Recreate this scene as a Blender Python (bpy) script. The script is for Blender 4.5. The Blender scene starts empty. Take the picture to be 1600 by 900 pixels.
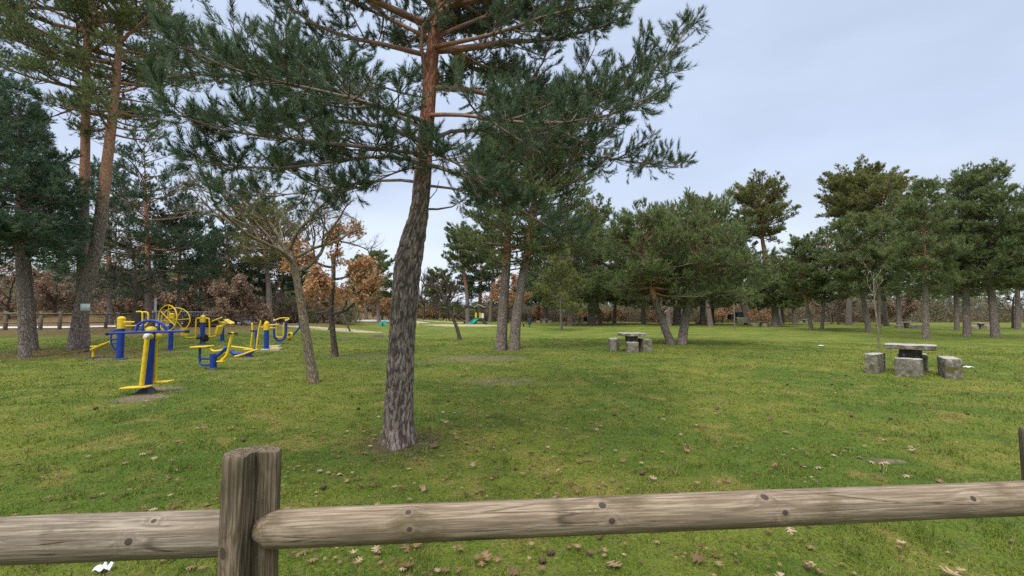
import bpy, math, random
import numpy as np
from mathutils import noise as mnoise, Vector
R = math.radians
rng = np.random.default_rng(7)
random.seed(7)
scene = bpy.context.scene
COL = scene.collection

# ------------------------------------------------------------------ camera
CAMH, FPX, PITCH = 1.55, 671.0, math.atan(43 / 671.0)
cam_data = bpy.data.cameras.new('camera')
cam = bpy.data.objects.new('camera', cam_data)
COL.objects.link(cam)
cam.location = (0, 0, CAMH)
cam.rotation_euler = (R(90) + PITCH, 0, 0)
cam_data.sensor_width = 36.0
cam_data.lens = 36.0 * FPX / 1600.0
cam_data.clip_start = 0.05
cam_data.clip_end = 6000
scene.camera = cam
_cp, _sp = math.cos(PITCH), math.sin(PITCH)

def sst(a, b, x):
    t = np.clip((np.asarray(x, float) - a) / (b - a), 0, 1)
    return t * t * (3 - 2 * t)

_VN = {}
def value_noise(x, y, f, seed):
    g = _VN.setdefault(seed, None) if seed in _VN else _VN.setdefault(seed, np.random.default_rng(seed).random((256, 256))); X_, Y_ = x * f + 1000.3, y * f + 1000.7
    i, j = np.floor(X_).astype(int), np.floor(Y_).astype(int); u_, v_ = X_ - i, Y_ - j; u_ = u_ * u_ * (3 - 2 * u_); v_ = v_ * v_ * (3 - 2 * v_)
    G_ = lambda a, b: g[a % 256, b % 256]
    return (G_(i, j) * (1 - u_) + G_(i + 1, j) * u_) * (1 - v_) + (G_(i, j + 1) * (1 - u_) + G_(i + 1, j + 1) * u_) * v_

def gz(x, y):
    x = np.asarray(x, float); y = np.asarray(y, float)
    z = .03 * np.sin(x * .55 + .3 * y) * np.sin(y * .43 + 1.1) + .018 * np.sin(1.7 * x + 2.) * np.sin(1.3 * y)
    z = z * sst(1.5, 5, np.hypot(x, y))
    z = z + (.045 * (value_noise(x, y, .9, 11) - .5) + .026 * (value_noise(x, y, 2.3, 12) - .5)) * sst(34, 20, y) * sst(1.5, 2.5, np.hypot(x, y))
    z = z + .68 * sst(12, 27, y) * sst(-8, -22, x)
    z = z + 4.2 * sst(38, 66, y) * sst(-22, -48, x)
    z = z + .3 * sst(40, 72, y) * sst(20, -10, x)
    z = z + 1.8 * sst(110, 200, y)
    for (cx, cy, s, h) in MOUNDS:
        z = z + h * np.exp(-((x - cx) ** 2 + (y - cy) ** 2) / (s * s))
    return z
MOUNDS = [(-1.38, 5.35, .5, .05), (1.05, 19.9, 1.1, .10), (38.0, 45.0, 6, .25)]

def vdir(px, py):
    a, b = (px - 800.) / FPX, (450. - py) / FPX
    return np.array([a, _cp - b * _sp, _sp + b * _cp])

def P(px, py, Y):
    """the point at distance Y (metres along +Y) that is seen at photo pixel px,py"""
    d = vdir(px, py)
    return np.array([0, 0, CAMH]) + d * (Y / d[1])

def G(px, py, far=160.):
    d = vdir(px, py)
    t = .5
    while t < far:
        p = d * t
        if CAMH + p[2] <= gz(p[0], p[1]):
            break
        t *= 1.01
    lo, hi = t / 1.01, t
    for _ in range(30):
        m = (lo + hi) / 2
        p = d * m
        if CAMH + p[2] <= gz(p[0], p[1]): hi = m
        else: lo = m
    p = d * hi
    return np.array([p[0], p[1], float(gz(p[0], p[1]))])

def W(px1, px2, Y):            # photo pixels to metres at distance Y
    return abs(px2 - px1) * Y / FPX

# ------------------------------------------------------------------ objects
def tag(o, label=None, cat=None, group=None, kind=None):
    if label: o['label'] = label
    if cat: o['category'] = cat
    if group: o['group'] = group
    if kind: o['kind'] = kind
    return o

def thing(name, loc, label, cat, group=None, rz=0):
    o = bpy.data.objects.new(name, None)
    o.empty_display_size = .2
    COL.objects.link(o)
    o.location = [float(v) for v in loc]
    o.rotation_euler = (0, 0, rz)
    return tag(o, label, cat, group)

class MB:
    """collects verts, faces and per-vertex attributes; build() links them as one mesh object"""
    def __init__(s): s.V = []; s.F = []; s.A = {}; s.n = 0
    def add(s, V, faces, **att):
        V = np.asarray(V, float).reshape(-1, 3); n = len(V)
        for f in faces:
            f = np.asarray(f, np.int64)
            if len(f): s.F.append(f + s.n)
        s.V.append(V)
        for k, v in att.items():
            v = np.asarray(v, float)
            s.A.setdefault(k, []).append((s.n, v if v.ndim else np.full(n, float(v))))
        s.n += n
        return s
    def build(s, name, mat, parent=None, origin=None, smooth=True, auto=None):
        me = bpy.data.meshes.new(name)
        V = np.concatenate(s.V) if s.V else np.zeros((0, 3))
        if origin is None and parent is not None:
            origin = np.array(parent.location)
            if parent.parent is not None and parent.type == 'MESH': origin = np.array(parent.get('_org', [0, 0, 0]))
        org = np.array(origin if origin is not None else (0, 0, 0), float)
        me.vertices.add(len(V)); me.vertices.foreach_set('co', (V - org).astype(np.float32).ravel())
        loops = np.concatenate([f.ravel() for f in s.F]); tot = np.concatenate([np.full(len(f), f.shape[1]) for f in s.F])
        st = np.concatenate([[0], np.cumsum(tot)[:-1]])
        me.loops.add(len(loops)); me.loops.foreach_set('vertex_index', loops.astype(np.int32))
        me.polygons.add(len(tot)); me.polygons.foreach_set('loop_start', st.astype(np.int32))
        me.polygons.foreach_set('use_smooth', np.full(len(tot), bool(smooth)))
        for k, lst in s.A.items():
            vec = lst[0][1].ndim == 2
            arr = np.full((len(V), 3) if vec else len(V), .45 if k == 'fis' else 0., np.float32)
            for st0, v in lst: arr[st0:st0 + len(v)] = v
            a = me.attributes.new(k, 'FLOAT_VECTOR' if vec else 'FLOAT', 'POINT')
            a.data.foreach_set('vector' if vec else 'value', arr.ravel())
        me.update(calc_edges=True)
        if len(tot) < 60000: me.validate()
        if auto is not None:
            me.set_sharp_from_angle(angle=R(auto))
        if mat is not None: me.materials.append(mat)
        o = bpy.data.objects.new(name, me)
        COL.objects.link(o)
        if parent is not None: o.parent = parent
        elif origin is not None: o.location = [float(v) for v in org]
        return o

def box(mb, c, s, rz=0., bev=.012, rx=0., ry=0., taper=1.):
    """bevelled box, centre c, full size s"""
    sx, sy, sz = [v / 2. for v in s]; b = min(bev, sx * .45, sy * .45, sz * .45)
    def ring(x, y, c_):
        return [(x - c_, -y), (x, -y + c_), (x, y - c_), (x - c_, y), (-x + c_, y), (-x, y - c_), (-x, -y + c_), (-x + c_, -y)]
    V = []
    for (z, k, ins) in ((-sz, 1, b), (-sz + b, 1, 0), (sz - b, taper, 0), (sz, taper, b)):
        for (x, y) in ring(sx * k - ins, sy * k - ins, b): V.append((x, y, z))
    V = np.array(V)
    cx, sx_ = math.cos(rx), math.sin(rx); cy, sy_ = math.cos(ry), math.sin(ry); cz, sz_ = math.cos(rz), math.sin(rz)
    M = np.array([[cz, -sz_, 0], [sz_, cz, 0], [0, 0, 1]]) @ np.array([[cy, 0, sy_], [0, 1, 0], [-sy_, 0, cy]]) @ np.array([[1, 0, 0], [0, cx, -sx_], [0, sx_, cx]])
    q = [[l * 8 + i, l * 8 + (i + 1) % 8, (l + 1) * 8 + (i + 1) % 8, (l + 1) * 8 + i] for l in range(3) for i in range(8)]
    mb.add(V @ M.T + np.array(c), [q, [list(range(7, -1, -1))], [list(range(24, 32))]])
    return mb

def smooth_path(pts, n, it=3):
    p = np.asarray(pts, float)
    for _ in range(it):
        q = [p[0]]
        for a, b in zip(p[:-1], p[1:]): q += [a * .75 + b * .25, a * .25 + b * .75]
        q.append(p[-1]); p = np.array(q)
    return resample(p, n)

def resample(p, n):
    p = np.asarray(p, float)
    d = np.concatenate([[0], np.cumsum(np.linalg.norm(np.diff(p, axis=0), axis=1))])
    t = np.linspace(0, d[-1], n)
    return np.stack([np.interp(t, d, p[:, i]) for i in range(p.shape[1])], 1)

def tubes(mb, Pt, Rd, k=5, cap=False, ora=None, squash=None):
    """Pt (B,n,3) paths, Rd (B,n) radii, as tubes of k sides; carries bark coordinates"""
    Pt = np.asarray(Pt, float); Rd = np.asarray(Rd, float)
    if Pt.ndim == 2: Pt = Pt[None]; Rd = np.broadcast_to(Rd, (1, Pt.shape[1]))
    B, n, _ = Pt.shape
    if B == 0: return mb
    T = np.gradient(Pt, axis=1); T /= np.linalg.norm(T, axis=2, keepdims=True) + 1e-9
    mean = np.abs(Pt[:, -1] - Pt[:, 0])
    ax = np.zeros((B, 3)); ax[np.arange(B), np.argmin(mean, axis=1)] = 1
    if n > 3 and np.linalg.norm(Pt[:, -1] - Pt[:, 0], axis=1).min() < 1e-6: ax[:] = (0.01, 1, 0.02)
    U = np.cross(T, ax[:, None]); U /= np.linalg.norm(U, axis=2, keepdims=True) + 1e-9
    Vv = np.cross(T, U)
    a = np.arange(k) * 2 * np.pi / k
    ca, sa = np.cos(a), np.sin(a)
    V = Pt[:, :, None] + Rd[:, :, None, None] * (U[:, :, None] * ca[:, None] + Vv[:, :, None] * sa[:, None])
    L = np.concatenate([np.zeros((B, 1)), np.cumsum(np.linalg.norm(np.diff(Pt, axis=1), axis=2), axis=1)], 1)
    bk = np.stack([ca * Rd[:, :, None], sa * Rd[:, :, None], np.broadcast_to(L[:, :, None], (B, n, k))], -1)
    bk = bk + (np.arange(B) % 97)[:, None, None, None] * .37
    i = np.arange(n - 1)[:, None] * k; j = np.arange(k)[None]
    q = np.stack([i + j, i + (j + 1) % k, i + k + (j + 1) % k, i + k + j], -1).reshape(-1, 4)
    F = (np.arange(B)[:, None, None] * n * k + q[None]).reshape(-1, 4)
    faces = [F]
    if cap:
        b0 = np.arange(B)[:, None] * n * k
        faces += [b0 + np.arange(k)[::-1][None], b0 + (n - 1) * k + np.arange(k)[None]]
    att = dict(bk=bk.reshape(-1, 3))
    if ora is not None: att['ora'] = np.broadcast_to(np.asarray(ora, float)[:, :, None] if np.ndim(ora) == 2 else np.full((B, n, 1), ora), (B, n, k)).reshape(-1)
    mb.add(V.reshape(-1, 3), faces, **att)
    return mb

def pipe(mb, pts, r, k=10, smooth=0, n=None):
    """one capped pipe through pts"""
    pts = np.asarray(pts, float)
    if smooth: pts = smooth_path(pts, n or (len(pts) * 6), smooth)
    rr = np.full(len(pts), r) if np.isscalar(r) else np.interp(np.linspace(0, 1, len(pts)), np.linspace(0, 1, len(r)), r)
    # duplicate ends for a crisp rounded cap
    t0 = pts[1] - pts[0]; t0 /= np.linalg.norm(t0); t1 = pts[-1] - pts[-2]; t1 /= np.linalg.norm(t1)
    b = .35
    pts = np.concatenate([[pts[0] - t0 * 1e-4], [pts[0] + t0 * rr[0] * b * .5], pts[1:-1], [pts[-1] - t1 * rr[-1] * b * .5], [pts[-1] + t1 * 1e-4]])
    rr = np.concatenate([[rr[0] * .8], [rr[0]], rr[1:-1], [rr[-1]], [rr[-1] * .8]])
    return tubes(mb, pts[None], rr[None], k, cap=True)

def lathe(mb, c, prof, k=20, axis='z'):
    """surface of revolution; prof [(r,h)...] from bottom to top about axis through c"""
    a = np.arange(k) * 2 * np.pi / k
    V = np.array([[(r * math.cos(t), r * math.sin(t), h) for t in a] for r, h in prof]).reshape(-1, 3)
    if axis == 'y': V = V[:, [0, 2, 1]] * np.array([1, -1, 1])
    if axis == 'x': V = V[:, [2, 0, 1]]
    n = len(prof)
    q = [[l * k + i, l * k + (i + 1) % k, (l + 1) * k + (i + 1) % k, (l + 1) * k + i] for l in range(n - 1) for i in range(k)]
    mb.add(V + np.array(c), [q, [list(range(k - 1, -1, -1))], [list(range((n - 1) * k, n * k))]])
    return mb

def ringpipe(mb, c, r, rt, nrm, k=40, s=8):
    nrm = np.asarray(nrm, float); nrm /= np.linalg.norm(nrm)
    u = np.cross(nrm, (0, 0, 1)); u /= np.linalg.norm(u); v = np.cross(nrm, u)
    V = []
    for i in range(k):
        t = 2 * np.pi * i / k; d = u * math.cos(t) + v * math.sin(t)
        for j in range(s):
            g = 2 * np.pi * j / s
            V.append(np.array(c) + d * (r + rt * math.cos(g)) + nrm * rt * math.sin(g))
    q = [[i * s + j, ((i + 1) % k) * s + j, ((i + 1) % k) * s + (j + 1) % s, i * s + (j + 1) % s] for i in range(k) for j in range(s)]
    mb.add(V, [q])
    return u, v

# ------------------------------------------------------------------ node helpers
class NT:
    def __init__(s, name, rough=.8, spec=.3):
        s.m = bpy.data.materials.new(name); s.m.use_nodes = True
        s.t = s.m.node_tree; s.b = s.t.nodes['Principled BSDF']
        s.b.inputs['Roughness'].default_value = rough
        s.b.inputs['Specular IOR Level'].default_value = spec
        s.out = s.t.nodes['Material Output']
    def n(s, typ, **kw):
        nd = s.t.nodes.new(typ)
        for k, v in kw.items(): setattr(nd, k, v)
        return nd
    def l(s, a, b): s.t.links.new(a, b)
    def set(s, inp, v):
        if hasattr(v, 'is_output'): s.l(v, inp)
        else: inp.default_value = v
    def attr(s, name):
        a = s.n('ShaderNodeAttribute', attribute_name=name); return a
    def obj(s): return s.n('ShaderNodeTexCoord').outputs['Object']
    def pos(s): return s.n('ShaderNodeNewGeometry').outputs['Position']
    def mapping(s, vec, scale=(1, 1, 1), loc=(0, 0, 0)):
        m = s.n('ShaderNodeMapping'); s.l(vec, m.inputs['Vector'])
        m.inputs['Scale'].default_value = scale; m.inputs['Location'].default_value = loc
        return m.outputs['Vector']
    def noise(s, vec, scale, detail=4., rough=.55, dist=0.):
        n = s.n('ShaderNodeTexNoise'); s.l(vec, n.inputs['Vector'])
        n.inputs['Scale'].default_value = scale; n.inputs['Detail'].default_value = detail
        n.inputs['Roughness'].default_value = rough; n.inputs['Distortion'].default_value = dist
        return n.outputs['Fac']
    def vor(s, vec, scale, feature='F1', out='Distance', rnd=1.):
        n = s.n('ShaderNodeTexVoronoi', feature=feature); s.l(vec, n.inputs['Vector'])
        n.inputs['Scale'].default_value = scale; n.inputs['Randomness'].default_value = rnd
        return n.outputs[out]
    def ramp(s, fac, stops, interp='LINEAR'):
        r = s.n('ShaderNodeValToRGB'); s.l(fac, r.inputs['Fac']); cr = r.color_ramp; cr.interpolation = interp
        while len(cr.elements) < len(stops): cr.elements.new(.5)
        for e, (p, c) in zip(cr.elements, stops):
            e.position = p; e.color = (*c, 1) if not np.isscalar(c) else (c, c, c, 1)
        return r.outputs['Color']
    def mix(s, fac, a, b, mode='MIX'):
        m = s.n('ShaderNodeMix', data_type='RGBA', blend_type=mode)
        s.set(m.inputs[0], fac)
        for i, v in ((6, a), (7, b)):
            if isinstance(v, tuple): v = (*v, 1) if len(v) == 3 else v
            s.set(m.inputs[i], v)
        return m.outputs[2]
    def math(s, op, a, b=0., clamp=False):
        m = s.n('ShaderNodeMath', operation=op, use_clamp=clamp)
        s.set(m.inputs[0], a); s.set(m.inputs[1], b); return m.outputs[0]
    def sstep(s, v, lo, hi):
        m = s.n('ShaderNodeMapRange', interpolation_type='SMOOTHSTEP'); s.l(v, m.inputs[0])
        m.inputs[1].default_value = lo; m.inputs[2].default_value = hi; return m.outputs[0]
    def color(s, c): s.set(s.b.inputs['Base Color'], (*c, 1) if isinstance(c, tuple) else c)
    def bump(s, h, strength=.5, dist=.02):
        b = s.n('ShaderNodeBump'); s.l(h, b.inputs['Height'])
        b.inputs['Strength'].default_value = strength; b.inputs['Distance'].default_value = dist
        s.l(b.outputs[0], s.b.inputs['Normal'])
    def translucent(s, col, fac):
        t = s.n('ShaderNodeBsdfTranslucent'); s.set(t.inputs['Color'], col)
        m = s.n('ShaderNodeMixShader'); m.inputs[0].default_value = fac
        s.l(s.b.outputs[0], m.inputs[1]); s.l(t.outputs[0], m.inputs[2]); s.l(m.outputs[0], s.out.inputs['Surface'])

def mat_leaf(name, dark, light, third=None, trans=.25, rough=.6, spec=.25):
    t = NT(name, rough, spec)
    v = t.attr('v').outputs['Fac']
    st = [(0, dark), (1, light)] if third is None else [(0, dark), (.6, light), (1, third)]
    c = t.ramp(v, st)
    t.color(c); t.translucent(c, trans)
    return t.m

def mat_bark(name, grey, dark, orange, lichen=None, scale=1., bump=.6, fis=False):
    t = NT(name, .9, .12)
    bk = t.attr('bk').outputs['Vector']
    vs = t.mapping(bk, (20 * scale, 20 * scale, 5. * scale))
    nw = t.noise(vs, .8, 3)
    warp = t.n('ShaderNodeVectorMath', operation='ADD'); t.l(vs, warp.inputs[0])
    wn = t.n('ShaderNodeTexNoise'); t.l(vs, wn.inputs['Vector']); wn.inputs['Scale'].default_value = .9
    t.l(wn.outputs['Color'], warp.inputs[1])
    e = t.vor(warp.outputs[0], 1.3, 'DISTANCE_TO_EDGE')
    crack = t.sstep(e, .0, .16)
    fine = t.noise(t.mapping(bk, (60, 60, 18)), 1., 5, .65)
    cell = t.n('ShaderNodeSeparateColor'); t.l(t.vor(warp.outputs[0], 1.3, 'F1', 'Color'), cell.inputs[0]); cell = t.ramp(cell.outputs[0], [(0, .55), (1, 1.25)])
    g = t.mix(t.sstep(fine, .3, .7), tuple(v * .72 for v in grey), tuple(v * 1.25 for v in grey))
    g = t.mix(.7, g, t.mix(1., g, cell, 'MULTIPLY'))
    if lichen is not None:
        ln = t.noise(t.mapping(bk, (7, 7, 3)), 1., 5, .6)
        g = t.mix(t.sstep(ln, .56, .66), g, lichen)
    o = t.mix(t.sstep(t.noise(t.mapping(bk, (14, 14, 9)), 1., 4), .35, .65), tuple(v * .75 for v in orange), tuple(min(1, v * 1.2) for v in orange))
    oa = t.attr('ora').outputs['Fac']
    oaf = t.sstep(t.math('ADD', oa, t.math('MULTIPLY', t.math('SUBTRACT', nw, .5), .8)), .3, .7)
    if fis:
        fs = t.attr('fis').outputs['Fac']; crack = t.math('MULTIPLY', t.sstep(t.math('ADD', fs, t.math('MULTIPLY', t.math('SUBTRACT', fine, .5), .5)), .02, .40), t.math('ADD', .65, t.math('MULTIPLY', crack, .35)))
    c = t.mix(crack, t.mix(oaf, dark, tuple(v * .55 for v in orange)), t.mix(oaf, g, o))
    t.color(c)
    h = t.math('ADD', t.math('MULTIPLY', crack, .7), t.math('MULTIPLY', fine, .3))
    t.bump(h, bump, .02)
    return t.m

def mat_paint(name, c, rough=.4, wear=.22, dirt=(.10, .085, .06)):
    t = NT(name, rough, .4)
    p = t.pos()
    n1 = t.noise(p, 9, 5, .6); n2 = t.noise(p, 60, 3)
    col = t.mix(t.sstep(n1, .35, .75), tuple(v * .86 for v in c), tuple(min(1, v * 1.08) for v in c))
    col = t.mix(t.math('MULTIPLY', t.sstep(n1, .6, .72), wear * 2), col, dirt)
    t.color(col)
    t.set(t.b.inputs['Roughness'], t.ramp(n1, [(0.2, rough - .1), (.8, rough + .2)]))
    t.bump(n2, .05, .01)
    return t.m
# ------------------------------------------------------------------ world, sun
SUN_EL, SUN_AZ = 52., 205.        # azimuth clockwise from +Y: high, from behind the camera, a little to the left
w = bpy.data.worlds.new('World'); scene.world = w; w.use_nodes = True
nt = w.node_tree; bg = nt.nodes['Background']; L_ = nt.links.new
sky = nt.nodes.new('ShaderNodeTexSky'); sky.sky_type = 'NISHITA'; sky.sun_disc = False
sky.sun_elevation = R(SUN_EL); sky.sun_rotation = R(SUN_AZ); sky.air_density = 1.; sky.dust_density = 2.; sky.ozone_density = 1.5
bg.inputs['Strength'].default_value = .1
tc = nt.nodes.new('ShaderNodeTexCoord')
sep = nt.nodes.new('ShaderNodeSeparateXYZ'); L_(tc.outputs['Generated'], sep.inputs[0])
grad = nt.nodes.new('ShaderNodeValToRGB'); L_(sep.outputs['Z'], grad.inputs[0]); cr = grad.color_ramp
SKY = [(0.0, (5.8, 6.1, 6.65)), (.12, (5.1, 5.6, 6.4)), (.32, (4.1, 4.8, 6.2)), (.61, (4.15, 4.8, 6.1)), (.78, (12.5, 13., 14.)), (1., (22., 22., 22.))]
while len(cr.elements) < len(SKY): cr.elements.new(.5)
for e, (p, c) in zip(cr.elements, SKY): e.position = p; e.color = (*[v / 22. for v in c], 1)
nz = nt.nodes.new('ShaderNodeTexNoise'); mp = nt.nodes.new('ShaderNodeMapping'); mp.inputs['Scale'].default_value = (1.2, 1.2, 3.5)
L_(tc.outputs['Generated'], mp.inputs[0]); L_(mp.outputs[0], nz.inputs['Vector'])
nz.inputs['Scale'].default_value = 1.6; nz.inputs['Detail'].default_value = 5; nz.inputs['Roughness'].default_value = .5
cl = nt.nodes.new('ShaderNodeMapRange'); L_(nz.outputs['Fac'], cl.inputs[0])
cl.inputs[1].default_value = .35; cl.inputs[2].default_value = .7; cl.inputs[3].default_value = 19.8; cl.inputs[4].default_value = 24.2
vm = nt.nodes.new('ShaderNodeVectorMath'); vm.operation = 'SCALE'; L_(grad.outputs[0], vm.inputs[0]); L_(cl.outputs[0], vm.inputs['Scale'])
mx = nt.nodes.new('ShaderNodeMix'); mx.data_type = 'RGBA'; mx.inputs[0].default_value = .9      # cloud cover over the clear sky
L_(sky.outputs[0], mx.inputs[6]); L_(vm.outputs[0], mx.inputs[7]); L_(mx.outputs[2], bg.inputs['Color'])

sl = bpy.data.lights.new('sun', 'SUN'); sl.energy = 1.5; sl.angle = R(22); sl.color = (1., .95, .87)
so = bpy.data.objects.new('sun', sl); COL.objects.link(so)
az = R(SUN_AZ); sd = Vector((math.sin(az) * math.cos(R(SUN_EL)), math.cos(az) * math.cos(R(SUN_EL)), math.sin(R(SUN_EL))))
so.rotation_euler = sd.to_track_quat('Z', 'Y').to_euler()
vs = scene.view_settings; vs.view_transform = 'Standard'; vs.look = 'None'; vs.exposure = .70; vs.gamma = 1.; vs.use_curve_mapping = False
scene.cycles.max_bounces = 6; scene.cycles.diffuse_bounces = 4; scene.cycles.transmission_bounces = 3; scene.cycles.transparent_max_bounces = 6
scene.cycles.use_denoising = False

# ------------------------------------------------------------------ ground
def gp(px, py): p = G(px, py); return p[0], p[1]
# bare patches: x, y, rx, ry, kind strength (soil)
SOIL = []
for (px, py, rx, ry, s) in [(222, 622, .52, .5, 1.), (262, 608, .42, .38, .9), (540, 0, 0, 0, 0), (120, 520, 0, 0, 0),
                            (752, 560, 2.0, 1.5, .6), (778, 594, 1.1, .6, .5), (627, 696, .50, .34, .55), (1385, 720, .24, .10, .8),
                            (185, 562, 1.2, .35, .7), (150, 566, .5, .3, .8), (318, 540, .9, .6, .55), (390, 560, .9, .4, .6), (267, 550, .7, .5, .6),
                            (418, 548, .8, .5, .6), (438, 538, .9, .5, .6), (560, 556, 1.8, 1.2, .4), (640, 566, 2., .8, .3), (336, 580, .4, .3, .35)]:
    if rx: x, y = gp(px, py); SOIL.append((x, y, rx, ry, s))
SAND = []
for (px, py, rx, ry) in [(548, 517, 3.4, 1.5), (500, 512, 4.2, 1.7), (725, 508, 6.0, 4.6), (700, 503.5, 6.0, 3.0), (985, 503.2, 10., 3.)]:
    x, y = gp(px, py); SAND.append((x, y, rx, ry, 1.))
def patch_mask(x, y, lst):
    m = np.zeros_like(x)
    for (cx, cy, rx, ry, s) in lst:
        m = np.maximum(m, s * (1 - sst(.45, 1.1, np.sqrt(((x - cx) / rx) ** 2 + ((y - cy) / ry) ** 2))))
    return m

def grass_colour(t):
    p = t.pos()
    n1 = t.noise(t.mapping(p, (1, 1, .2)), .33, 4, .6)
    n2 = t.noise(t.mapping(p, (1, 1, .2), (7, 3, 0)), 1.5, 4, .6, .6)
    n3 = t.noise(t.mapping(p, (1, 1, .2), (1, 9, 0)), 9., 4, .65)
    c = t.mix(t.sstep(n1, .40, .60), (.086, .140, .018), (.168, .192, .028))
    c = t.mix(t.math('MULTIPLY', t.sstep(n2, .52, .66), .75), c, (.25, .20, .055))
    c = t.mix(t.math('MULTIPLY', t.sstep(n2, .46, .30), .75), c, (.052, .100, .014))
    c = t.mix(t.math('MULTIPLY', t.sstep(n3, .50, .70), .6), c, (.17, .14, .06))
    return c, n1, n2, n3, p

def ground_material():
    t = NT('lawn_ground', .95, .1)
    c, n1, n2, n3, p = grass_colour(t)
    fine = t.noise(t.mapping(p, (1, 1, 1)), 40., 5, .7)
    c = t.mix(t.math('MULTIPLY', t.sstep(fine, .58, .35), .7), c, (.042, .058, .013))
    sep = t.n('ShaderNodeSeparateXYZ'); t.l(p, sep.inputs[0])
    wob = t.math('MULTIPLY', t.math('SUBTRACT', t.noise(p, 3.2, 7, .75), .5), 2.3)
    def mask(lst):
        acc = None
        for (cx, cy, rx, ry, s) in lst:
            a = t.math('MULTIPLY', t.math('SUBTRACT', sep.outputs[0], cx), 1 / rx); b = t.math('MULTIPLY', t.math('SUBTRACT', sep.outputs[1], cy), 1 / ry)
            d = t.math('SQRT', t.math('ADD', t.math('MULTIPLY', a, a), t.math('MULTIPLY', b, b)))
            m = t.math('MULTIPLY', t.sstep(t.math('ADD', d, wob), 1.02, .62), s)
            acc = m if acc is None else t.math('MAXIMUM', acc, m)
        return acc
    soil = t.mix(t.sstep(t.noise(p, 14, 5, .7), .3, .7), (.095, .072, .045), (.235, .19, .13))
    sand = t.mix(t.sstep(t.noise(p, 3, 4, .6), .3, .7), (.31, .26, .165), (.42, .36, .25))
    c = t.mix(mask(SOIL), c, soil)
    # leaf-strewn woodland floor on the far left bank and under the far trees
    att = t.attr('wood').outputs['Fac']
    lit = t.mix(t.sstep(t.noise(p, 5, 5, .7), .35, .65), (.075, .05, .026), (.20, .125, .06))
    lit = t.mix(t.math('MULTIPLY', t.sstep(n2, .5, .62), .55), lit, (.09, .10, .025))
    c = t.mix(t.sstep(t.math('ADD', att, t.math('MULTIPLY', t.math('SUBTRACT', n2, .5), .9)), .35, .65), c, lit)
    c = t.mix(mask(SAND), c, sand)
    t.color(c)
    t.bump(t.math('ADD', t.math('MULTIPLY', fine, .6), n3), .8, .05)
    return t.m

def axis_pts(lo, hi, n, pw):
    u = np.linspace(-1, 1, n)
    return u
u = np.linspace(-1, 1, 361); xs = np.sinh(u * 6.2) / np.sinh(6.2) * 1500
v = np.linspace(0, 1, 260); ys = -30 + np.sinh(v * 5.2) / np.sinh(5.2) * 1700
ys = np.sort(np.concatenate([ys, np.linspace(1.5, 12, 70), np.linspace(12.1, 30, 60)]))
X, Y = np.meshgrid(xs, ys); Z = gz(X, Y)
nx, ny = len(xs), len(ys)
mb = MB()
i = np.arange(ny - 1)[:, None] * nx; j = np.arange(nx - 1)[None]
q = np.stack([i + j, i + j + 1, i + nx + j + 1, i + nx + j], -1).reshape(-1, 4)
def woodmask(x, y):
    m = sst(-11, -20, x) * sst(17, 24, y) * .62
    m = np.maximum(m, sst(-20, -26, x) * sst(31, 37, y))
    m = np.maximum(m, sst(86, 112, y) * .9)
    m = np.maximum(m, np.exp(-(((x + 17) / 5.) ** 2 + ((y - 16.5) / 2.6) ** 2)) * .75)
    return m
mb.add(np.stack([X, Y, Z], -1).reshape(-1, 3), [q], wood=woodmask(X, Y).ravel())
M_GROUND = ground_material()
tag(mb.build('lawn', M_GROUND), kind='structure')

# asphalt path at the left, behind the rail fence
tP = NT('pale_path', .9, .2); pp = tP.pos()
tP.color(tP.mix(tP.sstep(tP.noise(pp, 1.2, 5, .6), .3, .7), (.46, .45, .43), (.58, .56, .53))); tP.bump(tP.noise(pp, 60, 3), .2, .01)
pc = [(-60., 20.5), (-45, 24.5), (-36, 28.6), (-31.5, 33.5), (-30.0, 40), (-27.5, 47), (-22, 56), (-14, 66)]
pc = smooth_path(np.array(pc), 60, 3)
tn = np.gradient(pc, axis=0); tn /= np.linalg.norm(tn, axis=1)[:, None]; nn = np.stack([tn[:, 1], -tn[:, 0]], 1)
mb = MB(); rows = []
for s in (-2.3, -1.1, 0, 1.1, 2.3):
    q2 = pc + nn * s; rows.append(np.stack([q2[:, 0], q2[:, 1], gz(q2[:, 0], q2[:, 1]) + .045], 1))
Vp = np.stack(rows, 0).reshape(-1, 3); n = len(pc)
mb.add(Vp, [[[r * n + c, r * n + c + 1, (r + 1) * n + c + 1, (r + 1) * n + c] for r in range(4) for c in range(n - 1)]])
tag(mb.build('footpath', tP.m), kind='structure')

# distant mountain seen between the trees; its blue is haze put into the colour
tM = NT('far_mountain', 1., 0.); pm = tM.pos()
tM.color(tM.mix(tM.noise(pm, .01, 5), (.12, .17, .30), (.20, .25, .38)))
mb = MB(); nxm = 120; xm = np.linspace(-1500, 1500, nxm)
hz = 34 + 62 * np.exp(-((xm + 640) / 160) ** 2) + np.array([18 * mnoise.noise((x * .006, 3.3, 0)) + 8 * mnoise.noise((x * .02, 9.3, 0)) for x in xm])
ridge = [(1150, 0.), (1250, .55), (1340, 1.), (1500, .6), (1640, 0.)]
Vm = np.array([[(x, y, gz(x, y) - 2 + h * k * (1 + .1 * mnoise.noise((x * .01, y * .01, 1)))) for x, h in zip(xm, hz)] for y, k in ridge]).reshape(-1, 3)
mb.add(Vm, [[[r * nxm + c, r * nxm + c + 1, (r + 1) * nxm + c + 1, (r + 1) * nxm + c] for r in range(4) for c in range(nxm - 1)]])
tag(mb.build('mountain', tM.m), kind='structure')

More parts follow.
